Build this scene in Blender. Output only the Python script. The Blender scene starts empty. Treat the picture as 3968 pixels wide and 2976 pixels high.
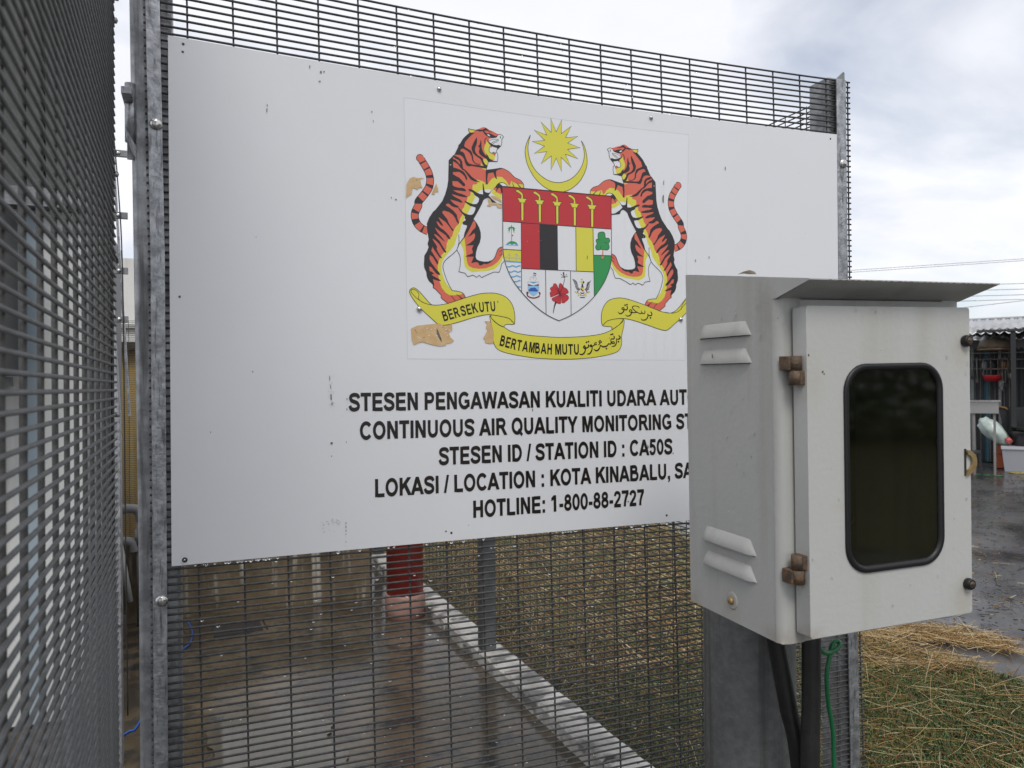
import bpy, bmesh, math, random
from mathutils import Vector, Matrix
import numpy as np
random.seed(7); rng = np.random.default_rng(7)
R = math.radians
sc = bpy.context.scene
C = sc.collection
# ------------------------------------------------------------------ camera
Z0 = 1.30                      # height of the sign's lower edge above the yard
EYE = Vector((0.0536, -1.4510, Z0 + 0.3063))
yaw, pitch, roll = R(21.85), R(0.148), R(-0.466)
fw = Vector((math.sin(yaw)*math.cos(pitch), math.cos(yaw)*math.cos(pitch), math.sin(pitch)))
rt = Vector((math.cos(yaw), -math.sin(yaw), 0)); up = rt.cross(fw)
r2 = rt*math.cos(roll) + up*math.sin(roll); u2 = -rt*math.sin(roll) + up*math.cos(roll)
cam = bpy.data.cameras.new('camera'); cam.sensor_width = 36; cam.lens = 27.02
cam.clip_start = 0.05; cam.clip_end = 3000
cam.dof.use_dof = True; cam.dof.focus_distance = 1.75; cam.dof.aperture_fstop = 12
co = bpy.data.objects.new('camera', cam); C.objects.link(co); sc.camera = co
co.matrix_world = Matrix(((r2.x, u2.x, -fw.x, EYE.x), (r2.y, u2.y, -fw.y, EYE.y), (r2.z, u2.z, -fw.z, EYE.z), (0, 0, 0, 1)))
# ------------------------------------------------------------------ sky, sun, exposure
SUN_EL, SUN_AZ = R(52), R(195)          # azimuth measured from +y towards +x
w = bpy.data.worlds.new('World'); sc.world = w; w.use_nodes = True
nt = w.node_tree; nt.nodes.clear(); N = nt.nodes.new; LK = nt.links.new
out = N('ShaderNodeOutputWorld'); bg = N('ShaderNodeBackground'); bg.inputs['Strength'].default_value = 0.1
sky = N('ShaderNodeTexSky'); sky.sky_type = 'NISHITA'; sky.sun_disc = False
sky.sun_elevation = SUN_EL; sky.sun_rotation = SUN_AZ; sky.air_density = 1.0; sky.dust_density = 0.5
tc = N('ShaderNodeTexCoord'); sep = N('ShaderNodeSeparateXYZ'); LK(tc.outputs['Generated'], sep.inputs[0])
# flat cloud deck: project the direction on a plane above
ad = N('ShaderNodeMath'); ad.operation = 'ADD'; ad.inputs[1].default_value = 0.22; LK(sep.outputs[2], ad.inputs[0])
mx = N('ShaderNodeMath'); mx.operation = 'MAXIMUM'; mx.inputs[1].default_value = 0.06; LK(ad.outputs[0], mx.inputs[0])
dx = N('ShaderNodeMath'); dx.operation = 'DIVIDE'; LK(sep.outputs[0], dx.inputs[0]); LK(mx.outputs[0], dx.inputs[1])
dy = N('ShaderNodeMath'); dy.operation = 'DIVIDE'; LK(sep.outputs[1], dy.inputs[0]); LK(mx.outputs[0], dy.inputs[1])
cb = N('ShaderNodeCombineXYZ'); LK(dx.outputs[0], cb.inputs[0]); LK(dy.outputs[0], cb.inputs[1]); cb.inputs[2].default_value = 13.8
n1 = N('ShaderNodeTexNoise'); n1.inputs['Scale'].default_value = 1.15; n1.inputs['Detail'].default_value = 7; n1.inputs['Roughness'].default_value = 0.52; n1.inputs['Distortion'].default_value = 0.35
LK(cb.outputs[0], n1.inputs['Vector'])
rp = N('ShaderNodeValToRGB'); rp.color_ramp.elements[0].position = 0.32; rp.color_ramp.elements[1].position = 0.52
rp.color_ramp.elements[0].color = (0.42, 0.42, 0.42, 1); rp.color_ramp.elements[1].color = (1, 1, 1, 1)
LK(n1.outputs[0], rp.inputs[0])
n2 = N('ShaderNodeTexNoise'); n2.inputs['Scale'].default_value = 2.1; n2.inputs['Detail'].default_value = 6; LK(cb.outputs[0], n2.inputs['Vector'])
rp2 = N('ShaderNodeValToRGB'); rp2.color_ramp.elements[0].position = 0.3; rp2.color_ramp.elements[1].position = 0.65
rp2.color_ramp.elements[0].color = (8.0, 8.15, 8.8, 1); rp2.color_ramp.elements[1].color = (9.0, 9.1, 9.5, 1)
LK(n2.outputs[0], rp2.inputs[0])
mix = N('ShaderNodeMix'); mix.data_type = 'RGBA'; LK(rp.outputs[0], mix.inputs['Factor']); LK(sky.outputs[0], mix.inputs['A']); LK(rp2.outputs[0], mix.inputs['B'])
LK(mix.outputs['Result'], bg.inputs['Color']); LK(bg.outputs[0], out.inputs[0])
sl = bpy.data.lights.new('sun', 'SUN'); sl.energy = 1.3; sl.angle = R(22); sl.color = (1, 0.97, 0.92)
so = bpy.data.objects.new('sun', sl); C.objects.link(so)
sd = Vector((math.sin(SUN_AZ)*math.cos(SUN_EL), math.cos(SUN_AZ)*math.cos(SUN_EL), math.sin(SUN_EL)))
so.rotation_euler = sd.to_track_quat('Z', 'Y').to_euler(); so.location = (0, -8, 12)
sc.view_settings.view_transform = 'Standard'; sc.view_settings.look = 'None'; sc.view_settings.exposure = 0.20; sc.view_settings.gamma = 1
sc.render.engine = 'CYCLES'; sc.cycles.max_bounces = 8; sc.cycles.transparent_max_bounces = 16; sc.cycles.use_denoising = True
# ------------------------------------------------------------------ materials
MATS = {}
def mat(name, col, rough=0.5, metal=0.0, spec=0.5, col2=None, vs=12, vlo=0.35, vhi=0.65, bump=0.0, bs=60, rough2=None, rs=8, coord='Object', streak=None, stains=(), coat=0):
    """principled material; col/col2 mixed by noise; optional second roughness, bump, vertical streaks"""
    if name in MATS: return MATS[name]
    m = bpy.data.materials.new(name); m.use_nodes = True; t = m.node_tree; b = t.nodes['Principled BSDF']
    b.inputs['Base Color'].default_value = (*col, 1); b.inputs['Roughness'].default_value = rough; b.inputs['Metallic'].default_value = metal
    b.inputs['Specular IOR Level'].default_value = spec; b.inputs['Coat Weight'].default_value = coat
    def nn(k): return t.nodes.new(k)
    tcn = nn('ShaderNodeTexCoord'); src = tcn.outputs[coord]
    last = None
    if col2 is not None:
        no = nn('ShaderNodeTexNoise'); no.inputs['Scale'].default_value = vs; no.inputs['Detail'].default_value = 8; no.inputs['Roughness'].default_value = 0.6
        t.links.new(src, no.inputs['Vector'])
        rr = nn('ShaderNodeValToRGB'); rr.color_ramp.elements[0].position = vlo; rr.color_ramp.elements[1].position = vhi
        rr.color_ramp.elements[0].color = (*col, 1); rr.color_ramp.elements[1].color = (*col2, 1)
        t.links.new(no.outputs[0], rr.inputs[0]); last = rr.outputs[0]
    if streak is not None:
        sx, sz, scol, lo, hi = streak
        mp = nn('ShaderNodeMapping'); mp.inputs['Scale'].default_value = (sx, sx, sz); t.links.new(src, mp.inputs[0])
        no = nn('ShaderNodeTexNoise'); no.inputs['Scale'].default_value = 1.0; no.inputs['Detail'].default_value = 6; t.links.new(mp.outputs[0], no.inputs['Vector'])
        rr = nn('ShaderNodeMapRange'); rr.inputs[1].default_value = lo; rr.inputs[2].default_value = hi; t.links.new(no.outputs[0], rr.inputs[0])
        mi = nn('ShaderNodeMix'); mi.data_type = 'RGBA'; t.links.new(rr.outputs[0], mi.inputs['Factor'])
        if last is None: mi.inputs['A'].default_value = (*col, 1)
        else: t.links.new(last, mi.inputs['A'])
        mi.inputs['B'].default_value = (*scol, 1); last = mi.outputs['Result']
    for cx_, cy_, cz_, sx_, sy_, sz_, scol_ in stains:      # soft blotches with their own place on the thing
        mp = nn('ShaderNodeMapping'); mp.inputs['Location'].default_value = (-cx_/sx_, -cy_/sy_, -cz_/sz_); mp.inputs['Scale'].default_value = (1/sx_, 1/sy_, 1/sz_); t.links.new(src, mp.inputs[0])
        ln = nn('ShaderNodeVectorMath'); ln.operation = 'LENGTH'; t.links.new(mp.outputs[0], ln.inputs[0])
        no = nn('ShaderNodeTexNoise'); no.inputs['Scale'].default_value = 130; no.inputs['Detail'].default_value = 5; t.links.new(src, no.inputs['Vector'])
        su = nn('ShaderNodeMath'); su.operation = 'ADD'; t.links.new(ln.outputs['Value'], su.inputs[0]); t.links.new(no.outputs[0], su.inputs[1])
        rr = nn('ShaderNodeMapRange'); rr.inputs[1].default_value = 0.75; rr.inputs[2].default_value = 1.5; rr.inputs[3].default_value = 0.30; rr.inputs[4].default_value = 0.0; t.links.new(su.outputs[0], rr.inputs[0])
        mi = nn('ShaderNodeMix'); mi.data_type = 'RGBA'; t.links.new(rr.outputs[0], mi.inputs['Factor'])
        if last is None: mi.inputs['A'].default_value = (*col, 1)
        else: t.links.new(last, mi.inputs['A'])
        mi.inputs['B'].default_value = (*scol_, 1); last = mi.outputs['Result']
    if last is not None: t.links.new(last, b.inputs['Base Color'])
    if rough2 is not None:
        no = nn('ShaderNodeTexNoise'); no.inputs['Scale'].default_value = rs; no.inputs['Detail'].default_value = 6; t.links.new(src, no.inputs['Vector'])
        rr = nn('ShaderNodeMapRange'); rr.inputs[1].default_value = 0.35; rr.inputs[2].default_value = 0.65; rr.inputs[3].default_value = rough; rr.inputs[4].default_value = rough2
        t.links.new(no.outputs[0], rr.inputs[0]); t.links.new(rr.outputs[0], b.inputs['Roughness'])
    if bump:
        no = nn('ShaderNodeTexNoise'); no.inputs['Scale'].default_value = bs; no.inputs['Detail'].default_value = 8; t.links.new(src, no.inputs['Vector'])
        bu = nn('ShaderNodeBump'); bu.inputs['Strength'].default_value = bump; bu.inputs['Distance'].default_value = 0.01
        t.links.new(no.outputs[0], bu.inputs['Height']); t.links.new(bu.outputs[0], b.inputs['Normal'])
    MATS[name] = m; return m
def glass(name, col=(1, 1, 1), ior=1.33, rough=0.0, trans=1.0):
    m = mat(name, col, rough); b = m.node_tree.nodes['Principled BSDF']; b.inputs['Transmission Weight'].default_value = trans; b.inputs['IOR'].default_value = ior
    return m
galv = mat('galvanised', (0.27, 0.28, 0.295), 0.30, 0.85, 0.5, (0.50, 0.51, 0.53), 55, 0.38, 0.62, bump=0.15, bs=160, rough2=0.6, rs=30, streak=(150, 22, (0.16, 0.16, 0.17), 0.56, 0.70))
galvp = mat('galvanised post', (0.24, 0.245, 0.255), 0.36, 0.75, 0.5, (0.42, 0.43, 0.44), 30, 0.38, 0.62, bump=0.12, bs=120, rough2=0.65, rs=24, streak=(60, 5, (0.13, 0.13, 0.13), 0.55, 0.72))
galvd = mat('weathered galvanised', (0.16, 0.165, 0.17), 0.5, 0.4, 0.5, (0.30, 0.31, 0.32), 14, 0.38, 0.68, bump=0.15, bs=90, rough2=0.7, rs=20, streak=(40, 2, (0.10, 0.10, 0.10), 0.52, 0.72))
wirem = mat('mesh wire coating', (0.045, 0.045, 0.045), 0.55, 0.0, 0.40, (0.085, 0.085, 0.083), 120, 0.4, 0.65, bump=0.2, bs=900)
gatem = mat('gate wire coating', (0.070, 0.073, 0.074), 0.45, 0.0, 0.5, (0.125, 0.13, 0.133), 60, 0.4, 0.65, bump=0.15, bs=700)
steel = mat('stainless', (0.62, 0.61, 0.6), 0.18, 1.0, 0.5, (0.5, 0.48, 0.46), 150, bump=0.05, bs=400)
darkm = mat('dark fastener', (0.03, 0.03, 0.03), 0.4)
# ------------------------------------------------------------------ mesh helpers
def tag(o, label=None, cat=None, group=None, kind=None):
    if label: o['label'] = label
    if cat: o['category'] = cat
    if group: o['group'] = group
    if kind: o['kind'] = kind
    return o
def empty(name, loc=(0, 0, 0), label=None, cat=None, group=None, mw=None):
    o = bpy.data.objects.new(name, None); C.objects.link(o); o.empty_display_size = 0.1
    if mw is not None: o.matrix_world = mw
    else: o.location = loc
    return tag(o, label, cat, group)
class MB:
    def __init__(s): s.v = []; s.f = []; s.mi = []; s.sm = []
    def add(s, vs, fs, mi=0, sm=False):
        k = len(s.v); s.v += [tuple(v) for v in vs]; s.f += [tuple(i+k for i in f) for f in fs]; s.mi += [mi]*len(fs); s.sm += [sm]*len(fs); return s
    def box(s, x0, x1, y0, y1, z0, z1, mi=0):
        return s.add([(x0,y0,z0),(x1,y0,z0),(x1,y1,z0),(x0,y1,z0),(x0,y0,z1),(x1,y0,z1),(x1,y1,z1),(x0,y1,z1)],
                     [(0,3,2,1),(4,5,6,7),(0,1,5,4),(1,2,6,5),(2,3,7,6),(3,0,4,7)], mi)
    def tube(s, pts, r, n=8, cap=True, mi=0, sm=True):
        pts = [Vector(p) for p in pts]; rs = r if hasattr(r, '__len__') else [r]*len(pts); vs = []; fs = []
        t0 = (pts[1]-pts[0]).normalized(); a = Vector((0, 0, 1)) if abs(t0.z) < 0.9 else Vector((1, 0, 0)); u = t0.cross(a).normalized()
        for i, p in enumerate(pts):
            t = (pts[min(i+1, len(pts)-1)] - pts[max(i-1, 0)]).normalized(); u = (u - t*u.dot(t)).normalized(); v = t.cross(u)
            for k in range(n):
                an = 2*math.pi*k/n; vs.append(p + (u*math.cos(an) + v*math.sin(an))*rs[i])
        for i in range(len(pts)-1):
            for k in range(n):
                j = (k+1) % n; fs.append((i*n+k, i*n+j, (i+1)*n+j, (i+1)*n+k))
        s.add(vs, fs, mi, sm)
        if cap:
            b = len(s.v)-len(vs); s.f.append(tuple(b+k for k in reversed(range(n)))); s.f.append(tuple(b+(len(pts)-1)*n+k for k in range(n))); s.mi += [mi]*2; s.sm += [False]*2
        return s
    def lathe(s, prof, c=(0, 0, 0), n=20, ax='z', mi=0, sm=True):
        vs = []; fs = []
        for r, h in prof:
            for k in range(n):
                an = 2*math.pi*k/n; a, b = r*math.cos(an), r*math.sin(an)
                p = (a, b, h) if ax == 'z' else ((a, -h, b) if ax == 'y' else (-h, a, b))
                vs.append((p[0]+c[0], p[1]+c[1], p[2]+c[2]))
        for i in range(len(prof)-1):
            for k in range(n):
                j = (k+1) % n; fs.append((i*n+k, i*n+j, (i+1)*n+j, (i+1)*n+k))
        fs.append(tuple(reversed(range(n)))); fs.append(tuple((len(prof)-1)*n+k for k in range(n)))
        return s.add(vs, fs, mi, sm)
    def prism(s, poly, a0, a1, ax='z', mi=0):
        """extrude a 2-D polygon; ax z: (x,y)->z, y: (x,z)->y, x: (y,z)->x"""
        n = len(poly); f = {'z': lambda p, h: (p[0], p[1], h), 'y': lambda p, h: (p[0], h, p[1]), 'x': lambda p, h: (h, p[0], p[1])}[ax]
        vs = [f(p, a0) for p in poly] + [f(p, a1) for p in poly]
        fs = [tuple(range(n)), tuple(range(2*n-1, n-1, -1))] + [(i, (i+1) % n, n+(i+1) % n, n+i) for i in range(n)]
        return s.add(vs, fs, mi)
    def build(s, name, m, parent=None, bevel=0, seg=2, loc=None, fix=True, cut=None, smooth_angle=0):
        me = bpy.data.meshes.new(name); me.from_pydata(s.v, [], s.f)
        for x in (m if isinstance(m, (list, tuple)) else [m]): me.materials.append(x)
        me.polygons.foreach_set('material_index', s.mi); me.polygons.foreach_set('use_smooth', s.sm)
        if fix or cut:
            bm = bmesh.new(); bm.from_mesh(me)
            if cut: cut(bm)
            if fix: bmesh.ops.recalc_face_normals(bm, faces=bm.faces)
            bm.to_mesh(me); bm.free()
        if smooth_angle:
            for p in me.polygons: p.use_smooth = True
            me.set_sharp_from_angle(angle=R(smooth_angle))
        me.update()
        o = bpy.data.objects.new(name, me); C.objects.link(o)
        if loc: o.location = loc
        if parent is not None: o.parent = parent
        if bevel:
            md = o.modifiers.new('bevel', 'BEVEL'); md.width = bevel; md.segments = seg; md.limit_method = 'ANGLE'; md.angle_limit = R(35)
            for p in me.polygons: p.use_smooth = True
            md.harden_normals = True
        return o
def link(name, me, parent=None, loc=(0, 0, 0), rot=None):
    o = bpy.data.objects.new(name, me); C.objects.link(o); o.location = loc
    if rot: o.rotation_euler = rot
    if parent is not None: o.parent = parent
    return o
def rrect(x0, x1, z0, z1, r, n=6):
    p = []
    for cx, cz, a in ((x1-r, z1-r, 0), (x0+r, z1-r, 90), (x0+r, z0+r, 180), (x1-r, z0+r, 270)):
        for k in range(n+1):
            t = R(a + 90*k/n); p.append((cx + r*math.cos(t), cz + r*math.sin(t)))
    return p
WID, HGT = 1.5, 0.9174
def bow(x, z):
    u = min(max(x/WID, 0), 1); return 4*u*(1-u)*(0.0135 + 0.0165*min(max(z/HGT, -0.6), 1.2))
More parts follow.
